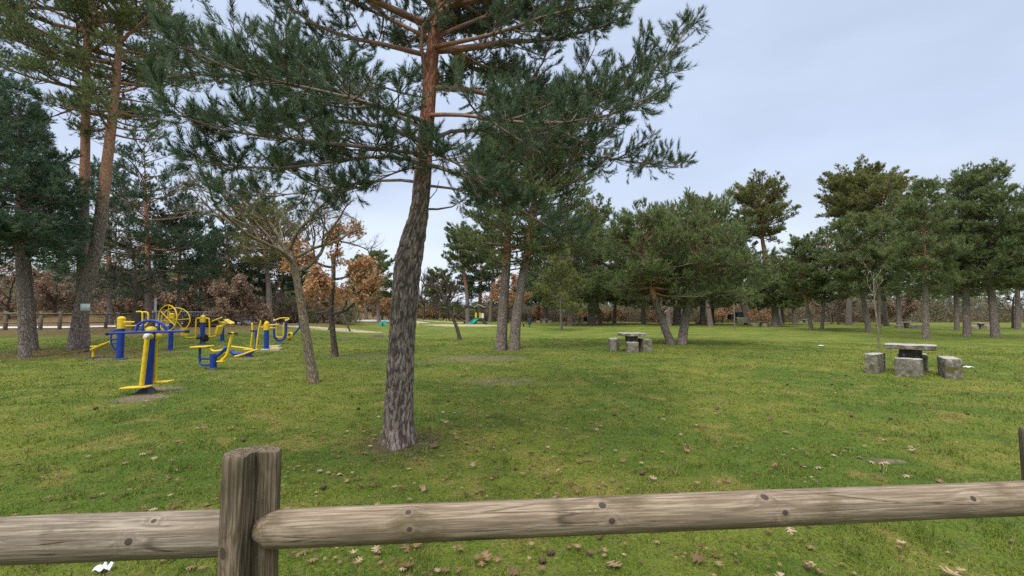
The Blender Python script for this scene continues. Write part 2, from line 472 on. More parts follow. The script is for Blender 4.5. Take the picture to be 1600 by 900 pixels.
# ------------------------------------------------------------------ grass blades
def grass_blades():
    t = NT('grass_blades', .7, .2)
    c, *_ = grass_colour(t)
    v = t.attr('v').outputs['Fac']
    c = t.mix(.55, c, t.ramp(v, [(0, (.060, .118, .014)), (.45, (.130, .185, .024)), (.72, (.20, .235, .04)), (.86, (.28, .25, .08)), (1., (.42, .34, .18))]))
    t.color(c); t.translucent(c, .3)
    N = 650000
    d = (np.sqrt(1.35) + rng.random(N) * (np.sqrt(30) - np.sqrt(1.35))) ** 2
    a = rng.uniform(-1.08, 1.08, N)
    x, y = d * np.sin(a), d * np.cos(a)
    keep = rng.random(N) > patch_mask(x, y, SOIL) * 1.15
    clump = value_noise(x, y, 5.5, 1) * .5 + value_noise(x, y, 15., 2) * .5
    clump = np.clip((clump - .5) * 1.9 + .5, 0, 1)
    keep &= rng.random(N) < .35 + .65 * clump
    x, y, d, clump = x[keep], y[keep], d[keep], clump[keep]; N = len(x)
    h = rng.uniform(.014, .040, N) * (.45 + .95 * clump) * (1 + .012 * d)
    tuft = sst(.74, .86, value_noise(x, y, 4.3, 8)); h = h * (1 + 1.0 * tuft)
    wd = .0021 * (d / 2.2) ** .75 * rng.uniform(.7, 1.4, N)
    az = rng.uniform(0, 2 * np.pi, N); lean = rng.uniform(.1, 1.5, N)
    B = np.stack([x, y, gz(x, y) - .003], 1)
    s = np.stack([np.cos(az), np.sin(az), np.zeros(N)], 1) * wd[:, None]
    l = np.stack([np.cos(az + 1.3), np.sin(az + 1.3), np.zeros(N)], 1)
    tip = B + l * (h * np.sin(lean))[:, None] + np.array([0, 0, 1.]) * (h * np.cos(lean * .75))[:, None]
    V = np.stack([B - s, B + s, tip], 1).reshape(-1, 3)
    mb = MB(); vv = np.clip(rng.normal(.40, .2, N) + .22 * (value_noise(x, y, 2.6, 3) - .5) + .2 * (clump - .5), 0, .82); st_ = rng.random(N) < .05 + .12 * sst(.55, .8, value_noise(x, y, 3.7, 4)); vv[st_] = rng.uniform(.85, 1, st_.sum())
    mb.add(V, [np.arange(N * 3).reshape(-1, 3)], v=np.repeat(vv, 3))
    tag(mb.build('lawn_grass', t.m, smooth=False), 'short mown grass blades of the lawn', 'grass', kind='stuff')
grass_blades()

# ------------------------------------------------------------------ fallen leaves, cones, litter
M_OAKFALL = mat_leaf('fallen_oak_leaf', (.085, .048, .026), (.27, .165, .088), (.50, .38, .25), .2)
def leaf_shape(L, lob, curl, seed):
    r = random.Random(seed); n = 21; pts = []
    for k in range(n):
        s = k / (n - 1)
        wdt = math.sin(math.pi * min(1, s * 1.02 + .02)) ** .7 * .34
        wdt *= 1 + lob * math.sin(k * 1.05 + seed)
        pts.append((s, max(.015, wdt * r.uniform(.85, 1.15))))
    V = []; F = []
    for k, (s, wd) in enumerate(pts):
        for sgn in (-1, 0, 1):
            x = (s - .5) * L; yv = sgn * wd * L
            z = .25 * curl * L * (4 * (s - .5) ** 2) + abs(sgn) * wd * L * .55 * curl + r.uniform(-.01, .01) * L
            V.append((x, yv, z + .006))
    for k in range(n - 1):
        for c in (0, 1): F.append([k * 3 + c, k * 3 + c + 1, k * 3 + 3 + c + 1, k * 3 + 3 + c])
    return np.array(V), F
leaf_protos = []
LEAF_LABEL = 'dry tan oak leaf lying on the green lawn before the rail fence'
def leaf_spots(n, d0, d1):
    out = []
    while len(out) < n:
        d = d0 + (d1 - d0) * rng.random() ** 1.25; a = rng.uniform(-1.0, .98)
        x, y = d * math.sin(a), d * math.cos(a)
        wgt = .42 + .5 * math.exp(-((x + .9) ** 2 + (y - 5.2) ** 2) / 1.6) + .35 * math.exp(-((x + 1.6) / 2.2) ** 2) + .1 * math.exp(-((x - .6) ** 2 + (y - 3.6) ** 2) / 1.5)
        if mnoise.noise((x * 1.1, y * 1.1, 4.)) * .6 + wgt > rng.random() * 1.05: out.append((x, y))
    return out
for k, (x, y) in enumerate(leaf_spots(210, 2.2, 7.5)):
    if k < 8:
        Vl, Fl = leaf_shape(1., .66 + .05 * (k % 4), (.35, .8, .6, -.5, 1., .2, .7, -.8)[k], k)
        mb = MB().add(Vl, [Fl], v=np.clip(rng.normal(.15 + .11 * k, .06, len(Vl)), 0, 1)); o = mb.build('oak_leaf', M_OAKFALL, origin=(0, 0, 0)); leaf_protos.append(o)
    else:
        o = leaf_protos[k % 8].copy(); COL.objects.link(o)
    s = rng.uniform(.038, .098); o.location = (x, y, float(gz(x, y)) + .024); o.scale = (s, s * rng.uniform(.75, 1.15), s)
    o.rotation_euler = (rng.uniform(-.45, .45), rng.uniform(-.35, .35), rng.uniform(0, 6.28))
    tag(o, LEAF_LABEL, 'leaf', 'fallen oak leaves on the lawn')
def litter():
    mb = MB()
    pts = leaf_spots(4200, 2., 22)
    for k, (x, y) in enumerate(pts):
        Vl, Fl = leaf_shape(rng.uniform(.018, .058) * (1 + .03 * y), .7, rng.uniform(-.8, 1.), k); a = rng.uniform(0, 6.28); c, s_ = math.cos(a), math.sin(a)
        Vl = Vl @ np.array([[c, s_, 0], [-s_, c, 0], [0, 0, 1]]); Vl[:, 2] *= 1.3; Vl[:, :2] *= 1. if k % 3 == 0 else .62
        mb.add(Vl + np.array([x, y, float(gz(x, y)) + .022]), [Fl], v=float(np.clip(rng.normal(.45, .25), 0, 1)))
    # brown needles and bark crumbs round the near trunk
    n = 2600; a = rng.uniform(0, 6.28, n); r_ = .16 + np.abs(rng.normal(0, .36, n)); x = -1.38 + r_ * np.cos(a) * 1.35 + .12; y = 5.3 + r_ * np.sin(a)
    B = np.stack([x, y, gz(x, y) + .012], 1); a2 = rng.uniform(0, 6.28, n); l = rng.uniform(.02, .05, n)
    D = np.stack([np.cos(a2), np.sin(a2), rng.uniform(-.1, .35, n)], 1) * l[:, None]; S = np.stack([-np.sin(a2), np.cos(a2), 0 * a2], 1) * .004
    mb.add(np.stack([B - D * .5 - S, B - D * .5 + S, B + D * .5], 1).reshape(-1, 3), [np.arange(n * 3).reshape(-1, 3)], v=np.repeat(np.clip(rng.normal(.12, .15, n), 0, 1), 3))
    tag(mb.build('leaf_litter', M_OAKFALL, smooth=False), 'small scattered dry leaf bits and needles on the grass', 'leaf litter', kind='stuff')
litter()
tC = NT('cone_scales', .8, .2); tC.color(tC.mix(tC.vor(tC.obj(), 60., 'F1'), (.16, .11, .07), (.03, .02, .014)))
def cone_mesh(mb, c, L=.055, ax=(0, 0, 1)):
    prof = [(.10, 0), (.30, .1), (.40, .25), (.36, .5), (.22, .8), (.06, 1.)]
    ax = np.array(ax, float); ax /= np.linalg.norm(ax); u = np.cross(ax, (.3, .8, .5)); u /= np.linalg.norm(u); v = np.cross(ax, u)
    k = 9; V = []
    for li, (r, h) in enumerate(prof):
        for i in range(k):
            t = 2 * np.pi * (i + .5 * (li % 2)) / k; rr = r * (1 + .18 * ((i + li) % 2))
            V.append(np.array(c) + L * (ax * h + rr * (u * math.cos(t) + v * math.sin(t))))
    F = [[l * k + i, l * k + (i + 1) % k, (l + 1) * k + (i + 1) % k, (l + 1) * k + i] for l in range(len(prof) - 1) for i in range(k)]
    mb.add(V, [F])
cp = None
for k, (px, py) in enumerate([(860, 868), (848, 880), (1003, 742), (380, 690), (505, 765), (1322, 588), (1331, 602), (1330, 652), (1415, 604), (1300, 602), (1512, 648), (1392, 656), (150, 640), (1120, 640), (700, 628), (960, 650), (560, 640), (1230, 602)]):
    x, y, z = G(px, py)
    if cp is None:
        mb = MB(); cone_mesh(mb, (-.03, 0, .02), .07, (1, .1, .05)); cp = mb.build('pine_cone', tC.m, origin=(0, 0, 0)); o = cp
    else: o = cp.copy(); COL.objects.link(o)
    o.location = (x, y, z + .002); o.rotation_euler = (0, 0, k * 1.7); f = .8 if y < 7 else 1.0; o.scale = (f, f, f)
    tag(o, 'small dark pine cone lying in the short grass', 'pine cone', 'fallen pine cones on the lawn')

# white scraps of litter
tW = NT('white_scrap', .5, .3); tW.color(tW.mix(tW.noise(tW.obj(), 30., 4), (.62, .66, .72), (.85, .87, .90)))
def scrap(px, py, L, Wd, label, rz):
    x, y, z = G(px, py); mb = MB(); n = 7
    V = [((i / (n - 1) - .5) * L, (j / 3 - .5) * Wd * (1 + .15 * math.sin(i * 2.1)), .012 + .012 * math.sin(i * 1.9 + j) + .008 * j * (i % 2)) for i in range(n) for j in range(4)]
    mb.add(V, [[[i * 4 + j, i * 4 + j + 1, i * 4 + j + 5, i * 4 + j + 4] for i in range(n - 1) for j in range(3)]])
    o = mb.build('paper_scrap', tW.m, origin=(0, 0, 0)); o.location = (x, y, z + .015); o.rotation_euler = (0, 0, rz)
    md = o.modifiers.new('thick', 'SOLIDIFY'); md.thickness = .003
    tag(o, label, 'litter', 'paper litter on the grass')
scrap(161, 895, .085, .05, 'crumpled white paper scrap in the grass below the left fence rail', .3)
scrap(1512, 575, .34, .09, 'white paper strip lying right of the nearest stone table', .1)
scrap(1283, 541, .32, .2, 'crumpled white paper in open grass beyond and left of nearest stone table', .4)

# ------------------------------------------------------------------ near wooden fence
def wood_mat(name, pale, mid, dark, knots, stain, axis_scale, crk=(.53, .62)):
    t = NT(name, .85, .15)
    bk = t.attr('bk').outputs['Vector']
    dmin = None; kd = None
    for (a, l, r, s) in knots:          # knot: angle, length along, radius of pole, size
        kp = t.n('ShaderNodeVectorMath', operation='SUBTRACT'); t.l(bk, kp.inputs[0]); kp.inputs[1].default_value = (r * math.cos(a), r * math.sin(a), l)
        sc_ = t.n('ShaderNodeVectorMath', operation='MULTIPLY'); t.l(kp.outputs[0], sc_.inputs[0]); sc_.inputs[1].default_value = (1 / s, 1 / s, 1 / s / 1.15)
        ln = t.n('ShaderNodeVectorMath', operation='LENGTH'); t.l(sc_.outputs[0], ln.inputs[0])
        dmin = ln.outputs['Value'] if dmin is None else t.math('MINIMUM', dmin, ln.outputs['Value'])
    v0 = t.mapping(bk, axis_scale)
    big = t.noise(v0, .5, 3, .5)
    w_ = t.math('MULTIPLY', t.math('POWER', 2.718, t.math('MULTIPLY', dmin, -.55)), 1.6)
    add = t.n('ShaderNodeVectorMath', operation='ADD'); t.l(v0, add.inputs[0])
    cmb = t.n('ShaderNodeCombineXYZ'); t.l(w_, cmb.inputs[0]); t.l(t.math('MULTIPLY', w_, .7), cmb.inputs[1]); t.l(cmb.outputs[0], add.inputs[1])
    grain = t.noise(add.outputs[0], 2.2, 5, .6, .8)
    fine = t.noise(t.mapping(bk, (220, 220, 7)), 1., 4, .6)
    c = t.ramp(grain, [(.24, dark), (.42, mid), (.60, pale)])
    c = t.mix(t.math('MULTIPLY', t.sstep(fine, .60, .42), .65), c, dark)
    st = t.noise(t.mapping(bk, (7, 7, 4.5), (3, 1, 5)), 1., 5, .65)
    c = t.mix(t.math('MULTIPLY', t.sstep(st, .52, .68), .7), c, stain)
    crack = t.sstep(t.vor(t.mapping(bk, (38, 38, 1.3)), 1., 'DISTANCE_TO_EDGE'), .035, .0)
    crack = t.math('MULTIPLY', crack, t.sstep(t.noise(bk, 6., 3), *crk))
    c = t.mix(t.math('MULTIPLY', crack, .6), c, (.03, .024, .018))
    c = t.mix(t.math('MULTIPLY', t.sstep(dmin, 2.1, 1.05), .5), c, mid)
    c = t.mix(t.sstep(dmin, 1.08, .88), c, (.065, .05, .04))
    t.color(c)
    t.bump(t.math('ADD', t.math('MULTIPLY', grain, .5), t.math('SUBTRACT', t.math('MULTIPLY', fine, .3), crack)), .45, .004)
    return t.m
def atz(px, py, z):
    d = vdir(px, py); s = (z - CAMH) / d[2]; return np.array([d[0] * s, d[1] * s, z])
fence = thing('wooden_fence', (*atz(387, 830, 1.05)[:2], 0), 'weathered grey round-rail wooden fence across the foreground', 'fence', 'rustic wooden fences')
RZ = 1.05
def rail(p1, p2, r, mat, lab, bow=.0, ext=0., grow_=0.):
    p1, p2 = np.array(p1), np.array(p2); d = (p2 - p1) / np.linalg.norm(p2 - p1); p2 = p2 + d * ext
    n = 120; s = np.linspace(0, 1, n); Lr = np.linalg.norm(p2 - p1)
    path = p1 + (p2 - p1) * s[:, None]; path[:, 2] += bow * np.sin(s * 3.1)
    rr = r * (1 + grow_ * s) * (1 + .018 * np.sin(s * 9) + .012 * np.sin(s * 23 + 1))
    e = np.minimum(s * Lr, (1 - s) * Lr); rr *= np.sqrt(np.clip(1 - (1 - np.clip(e / .014, 0, 1)) ** 2, .3, 1))
    mb = MB(); tubes(mb, path[None], rr[None], 40, cap=True)
    o = mb.build('rail', mat, fence, auto=50); o['label'] = lab; return o
PALE = ((.335, .268, .192), (.235, .180, .125), (.110, .080, .052))
ps = (26, 26, 1.9)
# 'a' below is found from the tube's own frame: U=cross(T,axis)
kr = [*[(a_, float(np.linalg.norm(atz(px_, 827.5 - (px_ - 401) * .0392, RZ) - atz(401, 827.5, RZ))), .044, s_) for px_, a_, s_ in ((640, -1.0, .0065), (644, -.12, .0062), (937, -.95, .0085), (948, -.1, .0075), (1187, -1.05, .009), (1209, -.15, .007), (1497, -.5, .007))]]
M_RAIL = wood_mat('weathered_rail_wood', *PALE, kr, (.095, .075, .038), ps, (.47, .57))
p1, p2 = atz(401, 827.5, RZ), atz(1600, 780.5, RZ)
RAIL_R = rail(p1, p2, .0415, M_RAIL, 'pale weathered rail right of the post', .004, 1.9, .10)
kl = [(-2.95, .225, .048, .0078), (-2.1, .19, .048, .0055), (-2.3, .62, .048, .009)]
M_RAIL2 = wood_mat('weathered_rail_wood_grey', (.325, .275, .215), (.225, .180, .132), (.105, .080, .056), kl, (.085, .075, .042), ps, (.47, .57))
RAIL_L = rail(P(383, 831.0, atz(383, 831.0, RZ)[1] + .034), P(0, 846.5, atz(0, 846.5, RZ)[1] + .034), .0495, M_RAIL2, 'silver-grey weathered rail left of the post', .003, .9)
M_POST = wood_mat('weathered_post_wood', (.235, .185, .125), (.135, .102, .066), (.036, .027, .018), [(.0, .258, .09, .0001), (-2.03, .205, .0635, .0125)], (.062, .055, .030), (34, 34, 2.0), (.36, .46))
def post(c, top):
    c = np.array(c, float); r = .0605; prof = []
    xn, yn = .012, -.010
    for k in range(56):
        a = 2 * math.pi * k / 56; x, y = r * math.cos(a), r * math.sin(a)
        if x > xn and y < yn: continue
        prof.append((x, y))
    # insert the notch corner between the two ends of the gap
    ins = next(i for i in range(len(prof)) if prof[i][0] <= xn and prof[i][1] < yn and prof[(i + 1) % len(prof)][1] >= yn and prof[(i + 1) % len(prof)][0] > xn) + 1
    y0 = -math.sqrt(r * r - xn * xn)
    corner = [(xn, y0 + .002)] + [(xn, y0 + (yn - y0) * k / 5) for k in range(1, 6)] + [(xn + (math.sqrt(r * r - yn * yn) - xn) * k / 5, yn) for k in range(1, 5)]
    prof = prof[:ins] + corner + prof[ins:]
    prof = np.array(prof); n = len(prof)
    hs = np.concatenate([np.linspace(0, top - .012, 70), [top - .004, top]])
    V = []; BK = []
    for li, h in enumerate(hs):
        k = 1. if li < 70 else (.985 if li == 70 else .95)
        wob = np.array([1 + .02 * mnoise.noise((x * 14, y * 14, h * 2.2)) + .010 * mnoise.noise((x * 60, y * 60, h * 5)) for x, y in prof])
        flare = 1 + .05 * max(0, (1.12 - h)) if h < 1.12 else 1
        for (x, y), wb in zip(prof, wob):
            zz = h + (-.004 * (y / r) + .004 * mnoise.noise((x * 50, y * 50, 3))) * (h / top) ** 30
            V.append((c[0] + x * k * wb * flare, c[1] + y * k * wb * flare, c[2] + zz)); BK.append((x, y, top - h))
    F = [[l * n + i, l * n + (i + 1) % n, (l + 1) * n + (i + 1) % n, (l + 1) * n + i] for l in range(len(hs) - 1) for i in range(n)]
    m0 = (len(hs) - 1) * n
    # sawn top as fans: inner ring + centre, with its own rough relief
    ring0 = np.array(V[m0:m0 + n]); cen = np.array([c[0] - .012, c[1] + .012, ring0[:, 2].mean() + .004])
    r1 = cen + (ring0 - cen) * .55 + np.array([[0, 0, .003 + .003 * mnoise.noise((p[0] * 70, p[1] * 70, 1))] for p in ring0])
    V += [tuple(p) for p in r1] + [tuple(cen)]; BK += [(p[0] - c[0], p[1] - c[1], -.02) for p in r1] + [(0, 0, -.02)]
    F += [[m0 + i, m0 + (i + 1) % n, m0 + n + (i + 1) % n, m0 + n + i] for i in range(n)]
    T = [[m0 + n + i, m0 + n + (i + 1) % n, m0 + 2 * n] for i in range(n)]
    mb = MB(); mb.add(V, [F, T], bk=np.array(BK))
    return mb.build('post', M_POST, fence, auto=38)
pl = atz(386, 830, RZ); topz = P(388, 708, pl[1])[2]
post((pl[0], pl[1] + .012, 0), topz)['label'] = 'notched fence post at the left, full in view'
pr = atz(1671, 779, RZ); post((pr[0], pr[1] + .03, 0), P(1650, 676, pr[1] + .0)[2])['label'] = 'fence post at the right frame edge'
# ------------------------------------------------------------------ materials for trees
M_NEEDLE_NEAR = mat_leaf('pine_needles_blue_green', (.044, .070, .034), (.120, .178, .092), (.25, .31, .19), .35, .5, .3)
M_NEEDLE = mat_leaf('pine_needles', (.075, .100, .040), (.195, .245, .090), (.31, .36, .15), .38)
M_NEEDLE_YEL = mat_leaf('pine_needles_olive', (.10, .112, .032), (.25, .265, .085), (.36, .37, .14), .38)
M_NEEDLE_DARK = mat_leaf('dark_conifer_needles', (.032, .060, .034), (.088, .145, .078), (.16, .22, .12), .28)
M_OAKLEAF = mat_leaf('brown_oak_leaves', (.165, .105, .070), (.33, .225, .150), (.50, .385, .28), .4)
M_OAKLEAF_O = mat_leaf('orange_oak_leaves', (.28, .135, .06), (.50, .28, .13), (.64, .42, .24), .4)
M_BARK = mat_bark('pine_bark', (.26, .215, .18), (.07, .055, .045), (.42, .235, .145))
M_BARK_NEAR = mat_bark('near_pine_bark', (.27, .215, .18), (.075, .058, .048), (.33, .150, .09), scale=1.35, bump=.8, fis=True, lichen=(.30, .265, .225))
M_BARK_OAK = mat_bark('oak_bark', (.12, .095, .075), (.045, .035, .028), (.16, .12, .08), lichen=(.20, .19, .12))
M_BARK_LICHEN = mat_bark('lichen_bark', (.25, .205, .145), (.10, .08, .055), (.25, .2, .14), lichen=(.34, .19, .035), scale=1.2)
M_BARK_PALE = mat_bark('pale_sapling_bark', (.27, .24, .19), (.13, .11, .085), (.27, .24, .19))

def norm(a): return a / (np.linalg.norm(a, axis=-1, keepdims=True) + 1e-9)

def needles(mb, r, p, d, L, K, nl, nw, vbase, spread=.75, tipn=.35):
    """shoots at p along d with K needle blades each"""
    N = len(p); d = norm(d)
    a = np.cross(d, np.array([.31, .17, .93])); a = norm(a); b = np.cross(d, a)
    s = r.uniform(.0, 1., (N, K)) ** .8; phi = r.uniform(0, 2 * np.pi, (N, K))
    th = spread * (1 - (1 - tipn) * s) * r.uniform(.7, 1.25, (N, K))
    perp = a[:, None] * np.cos(phi)[..., None] + b[:, None] * np.sin(phi)[..., None]
    nd = d[:, None] * np.cos(th)[..., None] + perp * np.sin(th)[..., None]
    base = p[:, None] + d[:, None] * (L[:, None] * s)[..., None]
    l = nl * r.uniform(.7, 1.2, (N, K))[..., None]
    side = norm(np.cross(nd, r.normal(size=(N, K, 3)))) * nw * .5
    V = np.stack([base - side, base + side, base + nd * l + side * .3], 2).reshape(-1, 3)
    v = np.clip(vbase[:, None] + r.normal(0, .10, (N, K)), 0, 1)
    mb.add(V, [np.arange(N * K * 3).reshape(-1, 3)], v=np.repeat(v.ravel(), 3))

def interp_path(Pt, s):
    """Pt (N,n,3), s (N,) -> point and tangent"""
    N, n, _ = Pt.shape; f = np.clip(s, 0, .9999) * (n - 1); i = f.astype(int); t = (f - i)[:, None]
    A = Pt[np.arange(N), i]; B = Pt[np.arange(N), i + 1]
    return A * (1 - t) + B * t, norm(B - A)

def grow(r, p, d, L, n, up=0., wob=.1):
    """n-point paths from p along d, bending up by 'up' over their length"""
    N = len(p); out = [p]; d = norm(d); st = (L / (n - 1))[:, None]
    upv = np.broadcast_to(np.asarray(up, float), (N,))[:, None]
    for k in range(n - 1):
        out.append(out[-1] + d * st)
        d = norm(d + np.array([0, 0, 1.]) * upv / (n - 1) + r.normal(0, wob, (N, 3)))
    return np.stack(out, 1)

def pine(name, label, tp, trr, prof, crown0, nl, mats, seed=0, group=None, cat='pine tree', elev=(-.05, .9), bend=.45, sub_m=5., twig_m=7., shoots=3,
         K=10, nl_=.14, nw=.02, shootL=.12, twig_tubes=False, explicit=(), vmean=.45, ora0=.35, kt=12, ksub=4, az_skip=None, dead=0, sublen=.36, lim_r=1.0, upshoot=.5, dup_of=None, crown_top=1.0, trunk_disp=0., zsquash=1., tspread=.75, spread=.8):
    """tp: trunk path in world coords, trr: radii along it; prof(t): limb length at crown fraction t"""
    r = np.random.default_rng(seed + 100)
    root = thing(name, tp[0], label, cat, group)
    n_t = 26 if not trunk_disp else 420
    tpath = smooth_path(tp, n_t, 3); trad = np.interp(np.linspace(0, 1, n_t), np.linspace(0, 1, len(trr)), trr)
    fr = np.linspace(0, 1, n_t)
    ora_t = sst(ora0 - .12, ora0 + .12, fr)
    wood = MB(); crown = MB()
    base = tpath.copy(); base[0, 2] -= .12
    rad2 = trad * (1 + .22 * np.exp(-fr * np.linalg.norm(tpath[-1] - tpath[0]) / .28))
    if trunk_disp:
        tmp = MB(); tubes(tmp, base[None], rad2[None], 96, ora=ora_t[None])
        V = tmp.V[0].reshape(n_t, 96, 3); bkv = tmp.A['bk'][0][1].reshape(n_t, 96, 3); C = base[:, None]
        D = V - C; disp = np.zeros((n_t, 96))
        for i in range(n_t):
            for j in range(96):
                q = bkv[i, j]; dd, _ = mnoise.voronoi((q[0] * 24 + 3 + .5 * mnoise.noise((q[0] * 12, q[1] * 12, q[2] * 9)), q[1] * 24, q[2] * 6.2 + .8 * mnoise.noise((q[0] * 9, q[1] * 9, q[2] * 4))))
                disp[i, j] = min(.5, dd[1] - dd[0]) * 1.6 + .35 * mnoise.noise((q[0] * 30, q[1] * 30, q[2] * 14))
        th_ = np.arange(96) * 2 * np.pi / 96; hh_ = np.clip((base[:, 2] - base[0, 2]) - .10, 0, None)
        D = D * (1 + (np.exp(-hh_ / .13)[:, None] * .30 * (np.sin(th_ * 5 + .6) * .5 + .35 + .35 * np.sin(th_ * 3 + 2.)))[..., None])
        amp = trunk_disp * (1 - .75 * ora_t)
        V = C + D * (1 + (disp - .45) * (amp / rad2)[:, None])[..., None]
        tmp.V[0] = V.reshape(-1, 3)
        wood.add(tmp.V[0], tmp.F, bk=tmp.A['bk'][0][1], ora=tmp.A['ora'][0][1], fis=disp.ravel())
    else:
        tubes(wood, base[None], rad2[None], kt, ora=ora_t[None])
    if trunk_disp: wood.A['fis'] = [(0, disp.ravel())]
    # limbs
    t = np.sort(r.uniform(0, 1, nl)) ** 1.0 * crown_top
    az = np.arange(nl) * 2.39996 + r.normal(0, .35, nl)
    if az_skip is not None:
        for k in range(nl):
            for _ in range(8):
                if az_skip(t[k], az[k] % (2 * np.pi)) > r.random(): az[k] = r.uniform(0, 2 * np.pi)
    Lb = np.array([prof(v) for v in t]) * r.uniform(.72, 1.15, nl)
    el = elev[0] + (elev[1] - elev[0]) * t ** 1.4 + r.normal(0, .14, nl)
    p0, _ = interp_path(np.broadcast_to(tpath, (nl, n_t, 3)), crown0 + t * (1 - crown0) * .985)
    d0 = np.stack([np.cos(az) * np.cos(el), np.sin(az) * np.cos(el), np.sin(el)], 1)
    n = 9
    limbs = grow(r, p0, d0, Lb, n, bend * (1 - .6 * t), .09) if nl else np.zeros((0, n, 3))
    rb = np.clip(.017 * Lb + .006, .008, .09) * lim_r
    rads = rb[:, None] * (1 - .86 * np.linspace(0, 1, n)) if nl else np.zeros((0, n))
    if len(explicit):
        ex = np.stack([smooth_path(e[0], n, 2) for e in explicit]); er = np.stack([np.linspace(e[1], e[1] * .2, n) for e in explicit])
        limbs = np.concatenate([limbs, ex]); rads = np.concatenate([rads, er])
        Lb = np.concatenate([Lb, np.linalg.norm(np.diff(ex, axis=1), axis=2).sum(1)])
    oral = np.interp(limbs[:, 0, 2], tpath[:, 2], ora_t)
    tubes(wood, limbs, rads, 6 if not trunk_disp else 9, ora=np.clip(oral * (.62 if trunk_disp else .85), 0, 1)[:, None] * np.linspace(1, .35, n)[None])  # near pine: limb shade is put into the colour as less orange bark
    # sub-branches
    ns = np.maximum(2, (Lb * sub_m).astype(int)); idx = np.repeat(np.arange(len(Lb)), ns); N = len(idx)
    s = r.uniform(.16, 1., N) ** .8; sb, T = interp_path(limbs[idx], s)
    up = np.array([0, 0, 1.]); side = norm(np.cross(T, up)) * np.where(r.random(N) < .5, 1, -1)[:, None]
    ang = r.uniform(.5, 1.15, N)[:, None]
    sd_ = T * np.cos(ang) + side * np.sin(ang) + up * r.normal(.16, .28, N)[:, None]
    sl_ = np.maximum(.16, Lb[idx] * (.07 + sublen * (1 - s)) * r.uniform(.55, 1.25, N))
    subs = grow(r, sb, sd_, sl_, 5, .35, .10); sr = np.clip(.012 * sl_ + .003, .003, .03) * lim_r
    tubes(wood, subs, sr[:, None] * np.linspace(1, .35, 5), ksub, ora=.25)
    # twigs
    ends = limbs[:, -3:]  # limb tips also carry twigs
    allb = np.concatenate([subs, np.stack([resample(e, 5) for e in limbs[:, 5:]])]); al = np.concatenate([sl_, Lb * .4])
    nt_ = np.maximum(2, (al * twig_m).astype(int)); idx = np.repeat(np.arange(len(al)), nt_); N = len(idx)
    s = r.uniform(.15, 1., N) ** .7; tb, T = interp_path(allb[idx], s)
    dr = norm(r.normal(size=(N, 3)))
    td = T * (1.25 - .5 * tspread) + dr * tspread + up * .28
    tl = np.clip(al[idx] * .34 * (1.2 - s), .10, .6) * r.uniform(.7, 1.2, N) + shootL * .3
    tw = grow(r, tb, td, tl, 4, upshoot * .8, .10)
    if twig_tubes: tubes(wood, tw, (np.clip(.006 * tl + .0022, .002, .008))[:, None] * np.linspace(1, .6, 4), 3, ora=.1)
    # shoots
    k = shoots; M = len(tw); idx = np.repeat(np.arange(M), k)
    s = np.tile(np.linspace(.3, 1, k) if k > 1 else np.array([.9]), M) * r.uniform(.85, 1., M * k); pb, T = interp_path(tw[idx], s)
    dd = T + norm(r.normal(size=(M * k, 3))) * .45 * (1 - .6 * s)[:, None] + up * upshoot * .7
    # outer, upper shoots are the younger and lighter ones
    vb = vmean + r.normal(0, .13, M * k) + np.repeat(r.normal(0, .10, M), k)
    needles(crown, r, pb, dd, shootL * r.uniform(.7, 1.25, M * k), K, nl_, nw, vb, spread)
    # bare dead snags below the crown
    if dead:
        td_ = r.uniform(crown0 * .55, crown0, dead); a_ = r.uniform(0, 6.28, dead)
        pd_, _ = interp_path(np.broadcast_to(tpath, (dead, n_t, 3)), td_)
        ds = grow(r, pd_, np.stack([np.cos(a_), np.sin(a_), r.uniform(-.2, .3, dead)], 1), r.uniform(.3, 1.1, dead) * prof(.2) * .5, 5, .1, .15)
        tubes(wood, ds, np.full((dead, 1), .016) * np.linspace(1, .3, 5), 4, ora=.1)
    wood.build('trunk', mats[0], root); crown.build('crown', mats[1], root, smooth=False)
    return root, tpath, limbs

def p_round(w): return lambda t: w * (.55 + .75 * math.sin(math.pi * min(1, .18 + .80 * t)) ** 1.0) * (1 - .35 * t) * .95
def p_cone(w): return lambda t: w * (1.12 - .95 * t) * (.8 + .3 * min(1, t * 4))
def p_umb(w): return lambda t: w * (.45 + .7 * math.sin(math.pi * (.10 + .72 * t)))

